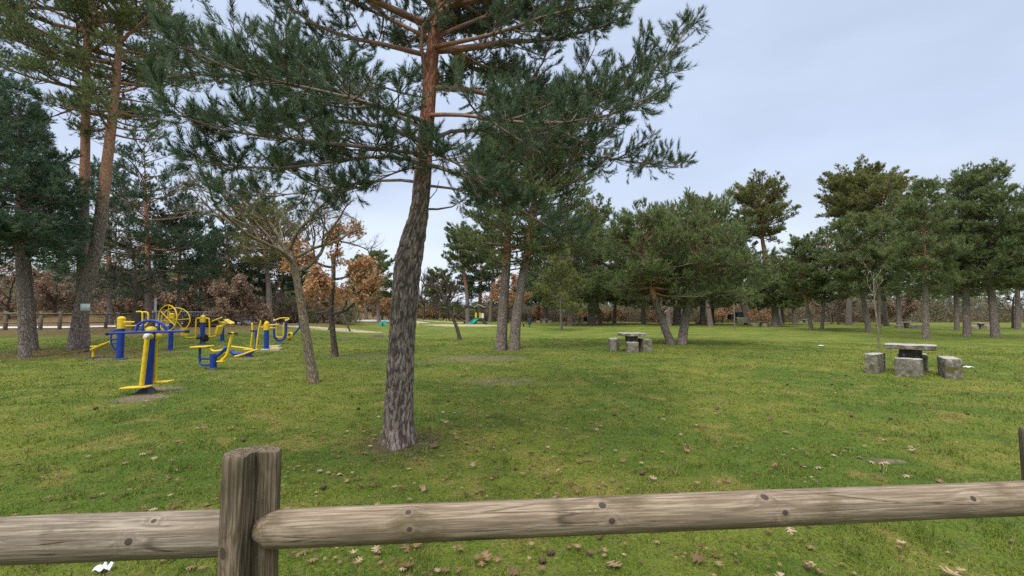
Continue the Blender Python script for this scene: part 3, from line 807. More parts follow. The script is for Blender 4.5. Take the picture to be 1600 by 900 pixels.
# ------------------------------------------------------------------ the near pine
Yt = G(625, 692)[1]
def Q(px, py, dy=0.): return P(px, py, Yt + dy)
tp = [Q(624, 696), Q(623, 640), Q(626, 560), Q(631, 480), Q(637, 415), Q(645, 375, .02), Q(655, 335, .03), Q(661, 270, .05), Q(667, 190, .05), Q(675, 90, .05), Q(683, 0, .1), Q(680, -120, .1), Q(690, -330, .15), Q(695, -470, .2)]
pxw = [44, 42, 40, 40, 42, 38, 29, 27, 24, 21, 18, 14, 8, 3]
trr = [w_ * .5 * Yt / FPX for w_ in pxw]
tp_r = resample(np.array(tp), 60)
dl = np.concatenate([[0], np.cumsum(np.linalg.norm(np.diff(np.array(tp), axis=0), axis=1))])
trr60 = np.interp(np.linspace(0, dl[-1], 60), dl, trr)
def LB(pts, rad): return (np.array([Q(*p) for p in pts]), rad)
EXPL = [
    LB([(672, 137, .05), (700, 136, .1), (735, 140, .2), (790, 154, .25), (850, 164, .2), (920, 165, .1), (985, 140, .0), (1045, 88, -.1), (1086, 30, -.15)], .036),
    LB([(664, 255, .0), (700, 266, -.2), (735, 277, -.35), (780, 304, -.5), (830, 340, -.6), (872, 362, -.7), (905, 372, -.8)], .030),
    LB([(664, 222, .05), (700, 205, .4), (740, 200, .8), (800, 215, 1.2), (880, 235, 1.5), (960, 250, 1.6), (1060, 262, 1.6)], .030),
    LB([(672, 75, .05), (706, 68, -.2), (781, 52, -.5), (846, 26, -.8), (910, 10, -1.), (985, 4, -1.1)], .030),
    LB([(676, 62, .1), (720, 40, .5), (800, 10, 1.), (900, -30, 1.3), (980, -60, 1.5)], .030),
    LB([(668, 180, .05), (720, 178, -.5), (790, 190, -1.), (870, 195, -1.4), (960, 180, -1.6), (1020, 150, -1.7)], .028),
    LB([(672, 88, .05), (655, 84, 0), (604, 70, -.1), (539, 58, -.3), (483, 36, -.4), (436, -2, -.5), (390, -50, -.6)], .034),
    LB([(660, 222, .05), (640, 212, 0), (613, 200, -.1), (557, 191, -.3), (487, 187, -.4), (427, 201, -.5), (380, 196, -.5)], .036),
    LB([(658, 255, 0), (630, 247, -.3), (590, 243, -.7), (520, 252, -1.1), (440, 265, -1.5), (360, 260, -1.8), (300, 248, -1.9)], .026),
    LB([(661, 200, .05), (640, 190, .4), (570, 160, .9), (470, 130, 1.2), (360, 115, 1.3), (260, 120, 1.3)], .028),
    LB([(668, 128, .05), (661, 95, -.1), (655, 45, -.2), (680, 18, -.25), (712, -15, -.3), (730, -70, -.3)], .030),
    LB([(667, 190, .0), (620, 175, -.8), (540, 150, -1.4), (440, 130, -1.9), (330, 100, -2.2), (262, 60, -2.3)], .028),
    LB([(664, 240, .0), (610, 235, -.7), (530, 225, -1.3), (430, 215, -1.8), (340, 205, -2.1), (265, 175, -2.2)], .028),
    LB([(660, 285, .0), (620, 280, .3), (560, 285, .6), (480, 300, .8), (400, 310, .9), (340, 300, .9)], .022),
    LB([(660, 290, .0), (690, 292, .4), (740, 300, .8), (800, 320, 1.1), (850, 330, 1.3)], .020),
    LB([(662, 245, .0), (680, 240, -.4), (705, 250, -.8), (735, 268, -1.2), (760, 282, -1.4)], .018),
    LB([(670, 60, .05), (610, 30, .4), (520, -10, .8), (420, -40, 1.)], .028),
    LB([(663, 262, .0), (640, 262, -.3), (610, 272, -.7), (575, 290, -1.), (530, 300, -1.2)], .016),
]
def skip_cam(t, a):          # thin out limbs that would grow straight at the viewer
    d = abs(((a - 1.5 * math.pi + math.pi) % (2 * math.pi)) - math.pi)
    return .8 if d < .7 else 0
root, tpath, limbs = pine('pine_tree', 'nearest pine with orange upper trunk and knobbly grey-brown base, standing alone behind the fence', tp_r, trr60, p_round(2.5), .485, 44,
     (M_BARK_NEAR, M_NEEDLE_NEAR), seed=3, group='pines on the lawn', elev=(.0, .85), bend=.4, sub_m=12., twig_m=13.5, shoots=4, K=36, nl_=.062, nw=.0046, shootL=.10, tspread=1.15, spread=.95,
     twig_tubes=True, explicit=EXPL, vmean=.42, ora0=.33, ksub=5, az_skip=skip_cam, sublen=.27, upshoot=.55, trunk_disp=.016, dead=7)
# cones hanging in its crown, and the snag knob where a limb broke off
mb = MB(); r_ = np.random.default_rng(5)
for k in range(70):
    l = limbs[r_.integers(len(limbs))]; s = r_.uniform(.35, 1.); p_, _t = interp_path(l[None], np.array([s]))
    cone_mesh(mb, p_[0] + r_.normal(0, .035, 3) + np.array([0, 0, -.04]), .055, r_.normal(0, .6, 3) + np.array([0, 0, -1.]))
mb.build('cones', tC.m, root)['kind'] = 'stuff'
mb = MB()
for (px, py, s) in [(627, 402, 1.), (633, 385, .7)]:
    c = Q(px, py, -.06 + .02 * s); prof = [(.02, -.09), (.06, -.07), (.078, -.03), (.074, .02), (.05, .06), (.015, .08)]
    k_ = 18; Vk = np.array([[(a * math.cos(t) * s, a * math.sin(t) * s, h * s) for t in np.arange(k_) * 2 * np.pi / k_] for a, h in prof]).reshape(-1, 3)
    Vk *= np.array([[1 + .25 * mnoise.noise(tuple(v * 22)) for v in Vk]]).T
    n_ = len(prof)
    mb.add(Vk + c, [[[l_ * k_ + i_, l_ * k_ + (i_ + 1) % k_, (l_ + 1) * k_ + (i_ + 1) % k_, (l_ + 1) * k_ + i_] for l_ in range(n_ - 1) for i_ in range(k_)]], bk=Vk * 1.2, ora=.0, fis=.5)
mb.build('branch_scar', M_BARK_NEAR, root)

# ------------------------------------------------------------------ the other pines
def tree_from_px(base, via, top, wpx, cbpx, cw, **k):
    """base, via.., top: photo pixels of the trunk; wpx trunk width; cbpx height of the crown's lower edge; cw half width of the crown in pixels"""
    if top[1] > 100 and base[0] > 850: top = (top[0], top[1] + cw * (.52 if k.get('prof') is p_umb else .34))     # the top limbs rise above the stem
    Yb = k.pop('Y', None)
    b = G(*base) if Yb is None else np.array([*P(base[0], base[1], Yb)[:2], 0.])
    if Yb is not None: b[2] = float(gz(b[0], b[1]))
    Yd = b[1]; dyt = k.pop('dyt', 0.)
    pts = [b] + [P(v[0], v[1], Yd + dyt * .5) for v in via] + [P(top[0], top[1], Yd + dyt)]
    pts = np.array(pts); H = np.linalg.norm(np.diff(pts, axis=0), axis=1).sum()
    cosv = 1 / math.hypot(1, (base[0] - 800.) / FPX)
    wpx *= cosv; cw *= cosv
    cb = P(base[0], cbpx, Yd)[2]; c0 = float(np.clip((cb - b[2]) / (pts[-1][2] - b[2]), .05, .9))
    r0 = wpx * .5 * Yd / FPX; w_ = cw * Yd / FPX
    tr = [r0, r0 * .92, r0 * .82, r0 * .66, r0 * .45, r0 * .2, r0 * .08]
    prof = k.pop('prof', p_round)(w_)
    cw *= 1.42 if base[0] > 850 else 1.12
    nl = int(k.pop('nl', 46) * 1.5); ol = k.pop('olive', 0)
    far = Yd / 20.
    fine = dict(tspread=.95, sub_m=6.2 / max(.6, w_ / 3.2), twig_m=6.2, shoots=2, K=9, nl_=.11 + .045 * far, nw=.013 + .0115 * far, shootL=.16)
    fine.update(k)
    mats = fine.pop('mats', (M_BARK, (M_NEEDLE_YEL if ol else M_NEEDLE)))
    return pine('pine_tree', fine.pop('label'), pts, tr, prof, c0, nl, mats, seed=fine.pop('seed'), group=fine.pop('group', 'pines on the lawn'), **fine)

T = tree_from_px
# --- left foreground group
T((131, 542), [(128, 470), (130, 360), (133, 250), (135, 120)], (138, -260), 22, 190, 190, label='tall orange-barked pine, upright left stem behind the white paper notice', seed=11, prof=p_umb, nl=60, ora0=.28, elev=(-.1, .7), Y=18., lim_r=1.3, dead=8, sublen=.42, cat='pine tree', ksub=5, K=10)
T((118, 541), [(128, 470), (150, 400), (163, 290), (186, 100)], (200, -160), 27, 215, 150, label='tall orange-barked pine leaning right, carrying the white paper notice', seed=12, prof=p_umb, nl=50, ora0=.32, elev=(-.1, .7), Y=17.5, lim_r=1.3, dead=9, sublen=.42, K=10)
DK = (M_BARK, M_NEEDLE_DARK)
T((40, 551), [(36, 480), (30, 390)], (28, 140), 21, 400, 150, label='dark dense low-branched conifer at the left edge, front grey trunk', seed=13, prof=p_cone, nl=80, mats=DK, elev=(-.25, .35), bend=.25, ora0=1.5, vmean=.5, sub_m=7.5, twig_m=7.5, Y=15.2, upshoot=.15, K=13)
T((52, 541), [(46, 470), (40, 390)], (32, 165), 19, 385, 125, label='dark conifer whose trunk stands close behind the leftmost grey trunk', seed=14, prof=p_cone, nl=60, mats=DK, elev=(-.25, .35), bend=.25, ora0=1.5, vmean=.4, Y=17.2, upshoot=.15, K=12)
T((-60, 545), [(-62, 400)], (-65, -120), 26, 330, 130, label='big dark pine cut by the left edge, its boughs above the road', seed=15, prof=p_umb, nl=60, mats=DK, elev=(-.2, .6), Y=20.)
# behind the left group
T((232, 512), [(232, 430)], (225, 225), 12, 440, 110, label='dark spreading pine over the brown oaks, right of the notice tree', seed=16, prof=p_round, nl=50, mats=DK, elev=(-.2, .6), dead=8, Y=31.)
T((172, 512), [(170, 430)], (168, 265), 11, 470, 95, label='dark pine directly behind the notice tree, low branched', seed=17, prof=p_round, nl=40, mats=DK, Y=36.)
T((279, 515), [(280, 430)], (285, 315), 8, 450, 75, label='thin pine behind the yellow training wheels', seed=18, nl=34, olive=0, Y=34., mats=DK)
T((422, 496), [(420, 440), (414, 400)], (404, 336), 10, 420, 60, label='flat-topped olive pine with bare grey trunk, behind the exercise machines', seed=19, prof=p_umb, nl=40, olive=1, Y=44., ora0=.6)
T((440, 497), [(441, 440)], (446, 345), 8, 470, 55, label='dark pine right of the flat-topped olive pine, beyond the machines', seed=20, nl=40, mats=DK, Y=50.)
T((362, 505), [(360, 440)], (352, 350), 9, 455, 55, label='slim dim pine left of the flat-topped olive pine', seed=21, nl=40, Y=47., mats=DK)
T((330, 503), [(330, 440)], (326, 372), 9, 470, 50, label='low dim pine behind the push chair machine, over brown oaks', seed=22, nl=36, Y=52., mats=DK)
T((592, 498), [(590, 470)], (588, 398), 6, 462, 34, label='bushy green pine between the brown oak and the nearest trunk', seed=23, nl=40, Y=58., olive=0)
T((573, 499), [(570, 470)], (562, 408), 5, 450, 26, label='small green pine behind the brown oak crown', seed=24, nl=30, Y=62.)
# --- centre pair
T((783, 547), [(786, 480), (791, 420), (794, 350)], (802, 190), 17, 425, 88, label='straight trunk of the centre pine pair, left stem, behind the nearest pine', seed=31, prof=p_umb, nl=42, ora0=.36, elev=(-.1, .7), dead=5, lim_r=1.2, sublen=.4, K=10)
T((803, 547), [(806, 500), (815, 440), (826, 385)], (845, 215), 17, 420, 100, label='centre pine leaning right, second stem of the pair', seed=32, prof=p_umb, nl=44, ora0=.40, elev=(-.15, .7), lim_r=1.2, sublen=.4, K=10)
# V pair
T((1049, 538), [(1034, 500), (1021, 460), (1013, 430)], (1000, 318), 13, 462, 88, label='pine leaning left, left arm of the V-shaped pair', seed=33, prof=p_round, nl=50, ora0=.36, elev=(-.2, .8), K=10)
T((1065, 538), [(1072, 490), (1080, 445)], (1096, 296), 15, 468, 108, label='grey-trunked pine leaning right, right arm of the V-shaped pair', seed=34, prof=p_round, nl=64, ora0=.45, elev=(-.25, .8), K=10, dyt=1.)
# centre right background group
T((877, 516), [(877, 470)], (876, 372), 5, 486, 44, label='slender young pine with thin dark stem, left of the stone picnic sets', seed=35, prof=p_cone, nl=46, ora0=1.2, olive=1)
T((891, 509), [(890, 450)], (886, 330), 9, 478, 72, label='pine with pale grey trunk beside the slender young pine', seed=36, nl=54, ora0=.7)
T((926, 508), [(927, 470), (927, 420)], (930, 300), 8, 470, 62, label='pine with reddish upright trunk, front of a tight cluster', seed=37, nl=50, ora0=.30)
T((921, 507), [(922, 470), (925, 420)], (915, 310), 6, 468, 55, label='thin reddish trunk touching the left of the upright reddish pine', seed=38, nl=40, ora0=.2, Y=73.)
T((938, 506), [(933, 480), (930, 455)], (925, 330), 6, 470, 50, label='leaning dark trunk right of the upright reddish pine', seed=39, nl=36, Y=77., ora0=.8)
T((1005, 507), [(1005, 480)], (1008, 332), 7, 480, 62, label='dark pine between the V-shaped pair and the reddish cluster', seed=40, nl=52, ora0=.7)
T((1058, 506), [(1058, 460)], (1062, 318), 13, 470, 70, label='stout dark trunk seen through the V-shaped pair', seed=41, nl=56, Y=74., ora0=.9)
T((960, 504), [(961, 470)], (975, 345), 6, 475, 60, label='dark far pine right of the reddish cluster', seed=42, nl=44, Y=84.)
T((1098, 503), [(1098, 460)], (1102, 325), 9, 478, 66, label='pine behind the small far stone table right of the V pair', seed=43, nl=50, Y=74., ora0=.5)
T((1113, 504), [(1112, 480)], (1120, 350), 8, 484, 60, label='thick short-trunked pine left of the black barbecue', seed=44, nl=46, Y=77., ora0=1.)
T((1168, 503), [(1160, 470), (1150, 440)], (1140, 330), 9, 462, 58, label='pine with curved grey trunk directly behind the black barbecue', seed=45, nl=46, Y=70., ora0=.9)
T((1212, 509), [(1211, 480)], (1208, 412), 13, 482, 52, label='bushy low pine with stout trunk beside the right far picnic set', seed=46, nl=64, olive=0, Y=60., ora0=1.2)
# red tall pine
T((1216, 506), [(1208, 450), (1196, 400), (1190, 370)], (1186, 280), 14, 372, 56, label='tall pine with bright orange crooked trunk rising over the tree line', seed=47, prof=p_umb, nl=54, olive=1, Y=66., ora0=.2, lim_r=1.6, elev=(.0, .8))
T((1222, 503), [(1221, 470)], (1222, 398), 7, 478, 46, label='dark pine behind the bushy low pine beside the far picnic set', seed=48, nl=50, Y=78., olive=1)
T((1241, 504), [(1240, 470)], (1243, 384), 6, 480, 40, label='mid green narrow pine left of the leaning reddish stem', seed=49, nl=50, Y=72., prof=p_cone, olive=1)
# right group
T((1268, 515), [(1262, 485), (1257, 455)], (1252, 362), 7, 470, 54, label='slim pine with reddish stem leaning left, beyond the right lawn', seed=50, nl=50, ora0=.25)
T((1284, 515), [(1288, 470)], (1296, 345), 6, 468, 55, label='slim straight dark stem right of the leaning reddish stem', seed=51, nl=46, ora0=.5)
T((1326, 508), [(1327, 460), (1328, 400)], (1340, 252), 11, 345, 66, label='tallest flat-crowned pine of the right skyline with pinkish trunk', seed=52, prof=p_umb, nl=60, olive=1, ora0=.3, elev=(.0, .7), lim_r=1.4)
T((1358, 519), [(1353, 490), (1347, 455)], (1334, 326), 10, 456, 66, label='green round-crowned pine with trunk leaning left, left of the pale sapling', seed=53, nl=66, ora0=.45, K=10)
T((1373, 512), [(1373, 470)], (1378, 330), 8, 462, 60, label='dark trunk right behind the pale sapling', seed=54, nl=54, Y=46., ora0=1.2)
T((1447, 531), [(1446, 470), (1444, 400)], (1443, 272), 12, 452, 64, label='pine with straight pale grey trunk, right behind the nearest stone table', seed=55, prof=p_round, nl=64, ora0=.42, elev=(-.1, .75), K=10)
T((1495, 511), [(1494, 470)], (1486, 290), 9, 462, 70, label='dark slim trunk left of the thick dark right-hand trunks', seed=56, nl=60, Y=44., ora0=1.3)
T((1511, 525), [(1510, 480), (1508, 440)], (1512, 250), 14, 455, 84, label='thick dark trunk, left one of two at the right end', seed=57, nl=74, ora0=1.1, Y=31., K=10)
T((1555, 521), [(1552, 480), (1547, 440)], (1550, 243), 16, 452, 84, label='thick dark trunk with a slight bend, right one of two at the right end', seed=58, nl=74, ora0=1.2, Y=30., K=10)
T((1640, 525), [(1638, 450)], (1632, 262), 15, 450, 80, label='leafy pine cut by the right edge of the view', seed=59, nl=70, Y=29., K=10)
T((1405, 506), [(1403, 460)], (1398, 292), 9, 470, 60, label='pine between the pale sapling and the pale grey trunk', seed=60, nl=56, Y=58.)
T((1590, 508), [(1590, 460)], (1588, 290), 10, 460, 70, label='pine behind the two thick dark trunks at the right end', seed=61, nl=56, Y=48.)
T((1385, 505), [(1380, 470)], (1382, 262), 9, 380, 58, label='second flat skyline crown close right of the tallest right pine', seed=62, prof=p_umb, nl=50, olive=1, Y=64., elev=(.0, .7))
T((1110, 503), [(1105, 470)], (1093, 300), 9, 440, 46, label='pointed pine top above the V-shaped pair', seed=63, nl=50, Y=62., olive=1)
T((1045, 503), [(1044, 470)], (1040, 312), 9, 450, 46, label='olive pine top just left above the V-shaped pair', seed=64, nl=50, Y=64., olive=1)
# far centre
T((731, 502), [(730, 460), (727, 440)], (718, 370), 7, 425, 34, label='pine with reddish trunk just left of the slide tower', seed=65, nl=40, prof=p_umb, Y=80., ora0=.4)
T((766, 504), [(768, 460), (770, 430)], (774, 360), 6, 430, 32, label='pine with pale slim trunk just right of the slide tower', seed=66, nl=36, prof=p_umb, Y=82., ora0=.5)
T((682, 501), [(683, 480)], (686, 425), 5, 470, 26, label='small pine beyond the yellow spring toy', seed=67, nl=34, Y=92.)
T((853, 503), [(852, 470)], (850, 372), 8, 480, 52, label='dark pine right of the centre pair, above the blue bin', seed=68, nl=50, Y=86., mats=DK)
T((750, 500), [(750, 470)], (752, 395), 7, 470, 40, label='dark pine behind the slide tower', seed=69, nl=44, Y=100., mats=DK)
T((560, 500), [(561, 470)], (566, 415), 6, 462, 24, label='far pine behind the wooden swing frame', seed=70, nl=34, Y=88., ora0=.9)

# ------------------------------------------------------------------ far wood that reads as one mass
def far_wood():
    r = np.random.default_rng(77); wood = MB(); crown = MB()
    n = 420
    a = r.uniform(-1.0, 1.0, n); d = r.uniform(100, 190, n)
    x, y = d * np.tan(a) * .72, d
    # leave the lower gap of sky left of the nearest trunk and right of it
    tall = np.where((x > -75) & (x < 2), r.uniform(2.5, 7., n), r.uniform(7, 14, n)) * np.where(x < -90, 1.2, 1.)
    gap = (x / y > -.47) & (x / y < -.05); tall = np.where(gap, tall * .72, tall)
    z = gz(x, y); H = tall
    tr = np.stack([np.stack([x + H * f * .02 * np.sin(k_ := np.arange(n)), y, z - .2 + H * f], 1) for f in (0, .35, .7, 1)], 1)
    tubes(wood, tr, (.10 + .012 * H)[:, None] * np.array([1, .8, .5, .1]), 6, ora=.2)
    K = 300
    f = r.uniform(.12, 1.02, (n, K)); rad = (H * .26)[:, None] * np.sqrt(np.clip(1.1 - np.abs(f - .55) * 1.9, .05, 1)) * np.sqrt(r.random((n, K)))
    ph = r.uniform(0, 6.28, (n, K))
    p = np.stack([x[:, None] + rad * np.cos(ph), y[:, None] + rad * np.sin(ph), z[:, None] + H[:, None] * f], -1).reshape(-1, 3)
    dd = np.stack([np.cos(ph), np.sin(ph), .4 + 0 * ph], -1).reshape(-1, 3)
    needles(crown, r, p, dd, np.full(len(p), .35), 5, .55, .16, np.repeat(r.normal(.38, .16, n), K))
    o = wood.build('far_wood_trunks', M_BARK, origin=(0, 0, 0)); 
    tag(o, 'trunks of the far pine wood closing the view', 'far wood', kind='stuff')
    o = crown.build('far_wood_foliage', M_NEEDLE, origin=(0, 0, 0), smooth=False)
    tag(o, 'dark green far pine wood closing the view', 'far wood', kind='stuff')
far_wood()

# ------------------------------------------------------------------ deciduous trees
def decid(name, label, base, via, wpx, crown_w, crown_top, mats, seed, leaves=0, lsize=.09, Y=None, depth=5, cat='tree', group=None, start=.45, fan=.75, droop=0., lv=.5, kids=3, ratio=.72, gravity=.05, lean_l=0., brf=.46):
    r = np.random.default_rng(seed)
    b = G(*base) if Y is None else np.array([*P(base[0], base[1], Y)[:2], 0.])
    if Y is not None: b[2] = float(gz(b[0], b[1]))
    Yd = b[1]; pts = np.array([b] + [P(v[0], v[1], Yd) for v in via])
    root = thing(name, b, label, cat, group)
    path = smooth_path(pts, 14, 2); path[0, 2] -= .08
    cosv = 1 / math.hypot(1, (base[0] - 800.) / FPX); wpx *= cosv; crown_w *= cosv
    r0 = wpx * .5 * Yd / FPX; wood = MB()
    rr = r0 * np.linspace(1, .62, 14); rr[0] *= 1.3; rr[1] *= 1.08
    tubes(wood, path[None], rr[None], 14, ora=0.)
    Wc = crown_w * Yd / FPX; Hc = P(via[-1][0], crown_top, Yd)[2] - path[-1][2]
    size = max(Wc, Hc)
    # level by level
    pos = []; dirs = []; lens = []; rads = []
    n1 = kids + 3
    for k in range(n1):
        s = start + (1 - start) * (k + 1) / n1; p_, t_ = interp_path(path[None], np.array([min(s, .999)]))
        a = k * 2.4 + r.uniform(-.4, .4); e = r.uniform(.25, .9) if s < .95 else r.uniform(.9, 1.4)
        pos.append(p_[0]); dirs.append((math.cos(a) * math.cos(e) * Wc, math.sin(a) * math.cos(e) * Wc, math.sin(e) * Hc)); lens.append(size * r.uniform(.6, .95)); rads.append(r0 * brf)
    pos, dirs, lens, rads = map(np.array, (pos, dirs, lens, rads))
    tips = []
    for lev in range(depth):
        br = grow(r, pos, dirs, lens, 6, gravity * (1 if lev < 2 else .6) - droop, .19)
        tubes(wood, br, rads[:, None] * np.linspace(1, .55, 6), max(3, 8 - 2 * lev), ora=0.)
        if lev >= depth - 2: tips.append((br, lens))
        N = len(pos); kk = kids + (2 if lev >= 1 else 1); idx = np.repeat(np.arange(N), kk); M = len(idx)
        s = np.tile(np.linspace(.3, 1., kk), N) * r.uniform(.85, 1., M); p_, t_ = interp_path(br[idx], s)
        dirs = norm(t_ + norm(r.normal(size=(M, 3))) * fan + np.array([0, 0, .12])); pos = p_
        lens = lens[idx] * r.uniform(.38, ratio, M) * (1.1 - .35 * s); rads = np.clip(rads[idx] * .50, .0024 * max(1, Yd / 16.), 1)
        if M > 9000: break
    wood.build('trunk', mats[0], root)
    if leaves:
        br = np.concatenate([t[0] for t in tips]); idx = r.integers(0, len(br), leaves); p_, t_ = interp_path(br[idx], r.uniform(.1, 1, leaves))
        p_ = p_ + r.normal(0, lsize * .8, (leaves, 3))
        d1 = norm(r.normal(size=(leaves, 3)) + np.array([0, 0, -.5])); d2 = norm(np.cross(d1, r.normal(size=(leaves, 3)))); sz = lsize * r.uniform(.6, 1.3, (leaves, 1))
        V = np.stack([p_, p_ + d1 * sz * .5 + d2 * sz * .36, p_ + d1 * sz * 1.05, p_ + d1 * sz * .5 - d2 * sz * .36], 1).reshape(-1, 3)
        v = np.repeat(np.clip(lv + r.normal(0, .22, leaves), 0, 1), 4)
        MB().add(V, [np.arange(leaves * 4).reshape(-1, 4)], v=v).build('crown', mats[1], root, smooth=False)
    return root
D = decid
D('bare_tree', 'leafless tree with orange lichen on its leaning trunk, right of the exercise machines', (490, 598), [(480, 535), (468, 460), (458, 405), (452, 392)], 17, 170, 268, (M_BARK_LICHEN,), 201, depth=5, start=.80, fan=.85, kids=3, ratio=.85, gravity=.02, brf=.42)
OB = (M_BARK_OAK, M_OAKLEAF); OO = (M_BARK_OAK, M_OAKLEAF_O)
D('oak_tree', 'young oak with sparse brown leaves and a crooked trunk, right of the lichen-covered bare tree', (524, 557), [(520, 520), (516, 478), (522, 430), (520, 400)], 10, 78, 380, OO, 202, leaves=5600, lsize=.11, depth=5, start=.30, fan=.7, ratio=.75)
D('bare_tree', 'small leafless tree leaning left, right behind the nearest pine', (719, 531), [(712, 505), (697, 475), (688, 450)], 6, 48, 425, (M_BARK_OAK,), 203, depth=5, start=.35, fan=.65, kids=3, ratio=.75)
D('bare_tree', 'dim leafless tree forking low behind the leg press machine', (210, 536), [(210, 490), (212, 455), (211, 420)], 10, 62, 385, (M_BARK_OAK,), 204, depth=5, start=.35, fan=.65, kids=3, ratio=.75, Y=26.)
D('oak_tree', 'low brown-leaved oak behind the push chair and elliptical machines', (368, 506), [(368, 480), (366, 468)], 5, 48, 442, OB, 205, leaves=6500, lsize=.24, Y=42., depth=4, start=.1)
D('oak_tree', 'brown-leaved oak behind the yellow training wheels', (300, 508), [(300, 485), (298, 465)], 6, 42, 440, OB, 206, leaves=4200, lsize=.24, Y=45., depth=4, start=.1)
for k, (px, w_, top, Y_, lab) in enumerate([(12, 62, 415, 44., 'russet oak thicket at the left edge beyond the rail fence'), (85, 58, 412, 46., 'russet oak beyond the road between the left conifer and the notice tree'),
        (182, 58, 430, 45., 'russet oak beyond the road just right of the notice tree'), (245, 52, 432, 47., 'russet oak beyond the road behind the leg press machine')]):
    D('oak_tree', lab, (px, 500), [(px, 478), (px + 4, 462)], 7, w_, top, OB, 210 + k, leaves=4400, lsize=.20, Y=Y_, depth=4, start=.05, group='brown oaks on the left bank', lv=.42)
D('oak_tree', 'small orange-leaved oak just left of the nearest trunk, beyond the teal spring rider', (597, 502), [(598, 486), (598, 478)], 4, 19, 462, OO, 220, leaves=2600, lsize=.24, Y=64., depth=4, start=.1)
D('oak_tree', 'orange-leaved oak seen between the centre pine pair', (792, 503), [(793, 470), (792, 455)], 5, 34, 425, OO, 221, leaves=3600, lsize=.26, Y=76., depth=4, start=.3)
D('oak_tree', 'small orange-leaved oak left of the yellow spring toy', (671, 500), [(671, 492), (671, 488)], 4, 16, 482, OO, 222, leaves=900, lsize=.3, Y=92., depth=4, start=.1)
D('oak_tree', 'small bright orange oak above the far picnic sets, right of the blue bin', (841, 500), [(841, 492), (842, 488)], 4, 12, 482, OO, 223, leaves=800, lsize=.3, Y=92., depth=4, start=.1)
# brown under-storey between the far trunks
for k, (px, w_, top, n_, Y_, lab) in enumerate([(905, 22, 484, 1300, 92., 'orange oak bush left of the reddish trunk cluster'), (950, 22, 484, 1300, 94., 'orange oak bush right of the reddish trunk cluster'), (1028, 24, 482, 1500, 92., 'brown oak bush left beyond the V-shaped pair'),
        (1128, 26, 484, 1500, 90., 'brown oak bush behind the far tables left of the black barbecue'), (1188, 24, 484, 1300, 88., 'brown oak bush between the black barbecue and the far picnic set'), (1300, 44, 462, 4200, 84., 'large russet oak bush beyond the slim right stems'),
        (1412, 32, 460, 3000, 70., 'russet oak behind the right far picnic set'), (1378, 26, 466, 2000, 76., 'russet oak left of the right far picnic set')]):
    D('oak_bush', lab, (px, 501), [(px, 496), (px + 1, 493)], 3, w_, top, OO if k < 5 else OB, 230 + k, leaves=n_, lsize=.27, Y=Y_, depth=4, start=.05, cat='bush', group='brown oak bushes under the far pines', lv=.4)
for k, (px, w_, top, Y_, lab) in enumerate([(662, 40, 420, 84., 'hazy grey leafless tree right behind the nearest trunk'), (700, 36, 432, 90., 'grey leafless tree beyond the leaning small bare tree'), (338, 44, 392, 56., 'grey leafless tree left above the brown oaks'),
        (1310, 30, 436, 74., 'thin grey leafless tree between the slim stems and the pinkish trunk'), (1582, 44, 440, 52., 'grey twiggy thicket tree at the right end')]):
    D('bare_tree', lab, (px, 501), [(px, 480), (px + 2, 465)], 5, w_, top, (M_BARK_OAK,), 250 + k, Y=Y_, depth=5, start=.3, fan=.6, kids=3, ratio=.75, group='leafless trees in the background')
# saplings
D('sapling', 'pale slender leafless sapling just left of the nearest stone table', (1374, 544), [(1371, 510), (1366, 470), (1365, 440)], 3.2, 24, 395, (M_BARK_PALE,), 260, depth=3, start=.68, fan=.4, kids=2, brf=.34, cat='sapling')
D('sapling', 'pale broken sapling trunk beside the V-shaped pair', (1035, 522), [(1034, 490), (1033, 460)], 4.6, 18, 448, (M_BARK_PALE,), 261, depth=2, start=.4, fan=.8, kids=2, cat='sapling')
D('sapling', 'thin pale sapling stem standing before the black barbecue', (1148, 516), [(1147, 480), (1146, 450)], 2.2, 14, 432, (M_BARK_PALE,), 262, depth=2, start=.8, fan=.5, kids=2, cat='sapling')
D('birch_tree', 'white-stemmed birch among the russet bushes on the right', (1299, 502), [(1295, 480), (1294, 464)], 3, 16, 440, (M_BARK_PALE,), 263, depth=3, start=.5, fan=.5, kids=2, Y=76.)
# ------------------------------------------------------------------ undergrowth that closes the view below the crowns
M_UNDER = mat_leaf('undergrowth_twigs', (.11, .09, .065), (.27, .21, .145), (.19, .20, .10), .3)
def undergrowth():
    r = np.random.default_rng(91); mb = MB()
    n = 1060; a = r.uniform(-1.2, 1.2, n); y = r.uniform(92, 118, n); right = a > .45; y = np.where(right, r.uniform(92, 112, n), y)
    x = y * np.tan(a)
    lb = a < -.36; y = np.where(lb, r.uniform(46, 64, n), y); x = np.where(lb, y * np.tan(a), x)
    gap = (x / y > -.36) & (x / y < -.06); h = np.where(gap, r.uniform(.4, 1.3, n), r.uniform(1.3, 3.8, n)); h = np.where(lb, r.uniform(.8, 2.6, n), h); h = np.where(right, h * 1.55, h)
    z = gz(x, y); K = 130
    f = r.random((n, K)); rad = (h * .62)[:, None] * np.sqrt(r.random((n, K))) * (1.1 - .6 * f); ph = r.uniform(0, 6.28, (n, K))
    p = np.stack([x[:, None] + rad * np.cos(ph), y[:, None] + rad * np.sin(ph), z[:, None] + h[:, None] * f], -1).reshape(-1, 3)
    dd = np.stack([np.cos(ph) * .6, np.sin(ph) * .6, .8 + 0 * ph], -1).reshape(-1, 3)
    needles(mb, r, p, dd, np.full(len(p), .3), 4, .5, .10, np.repeat(np.clip(r.normal(.45, .25, n), 0, 1), K))
    tag(mb.build('undergrowth', M_UNDER, origin=(0, 0, 0), smooth=False), 'dim brown and green scrub under the far pines', 'undergrowth', kind='stuff')
undergrowth()
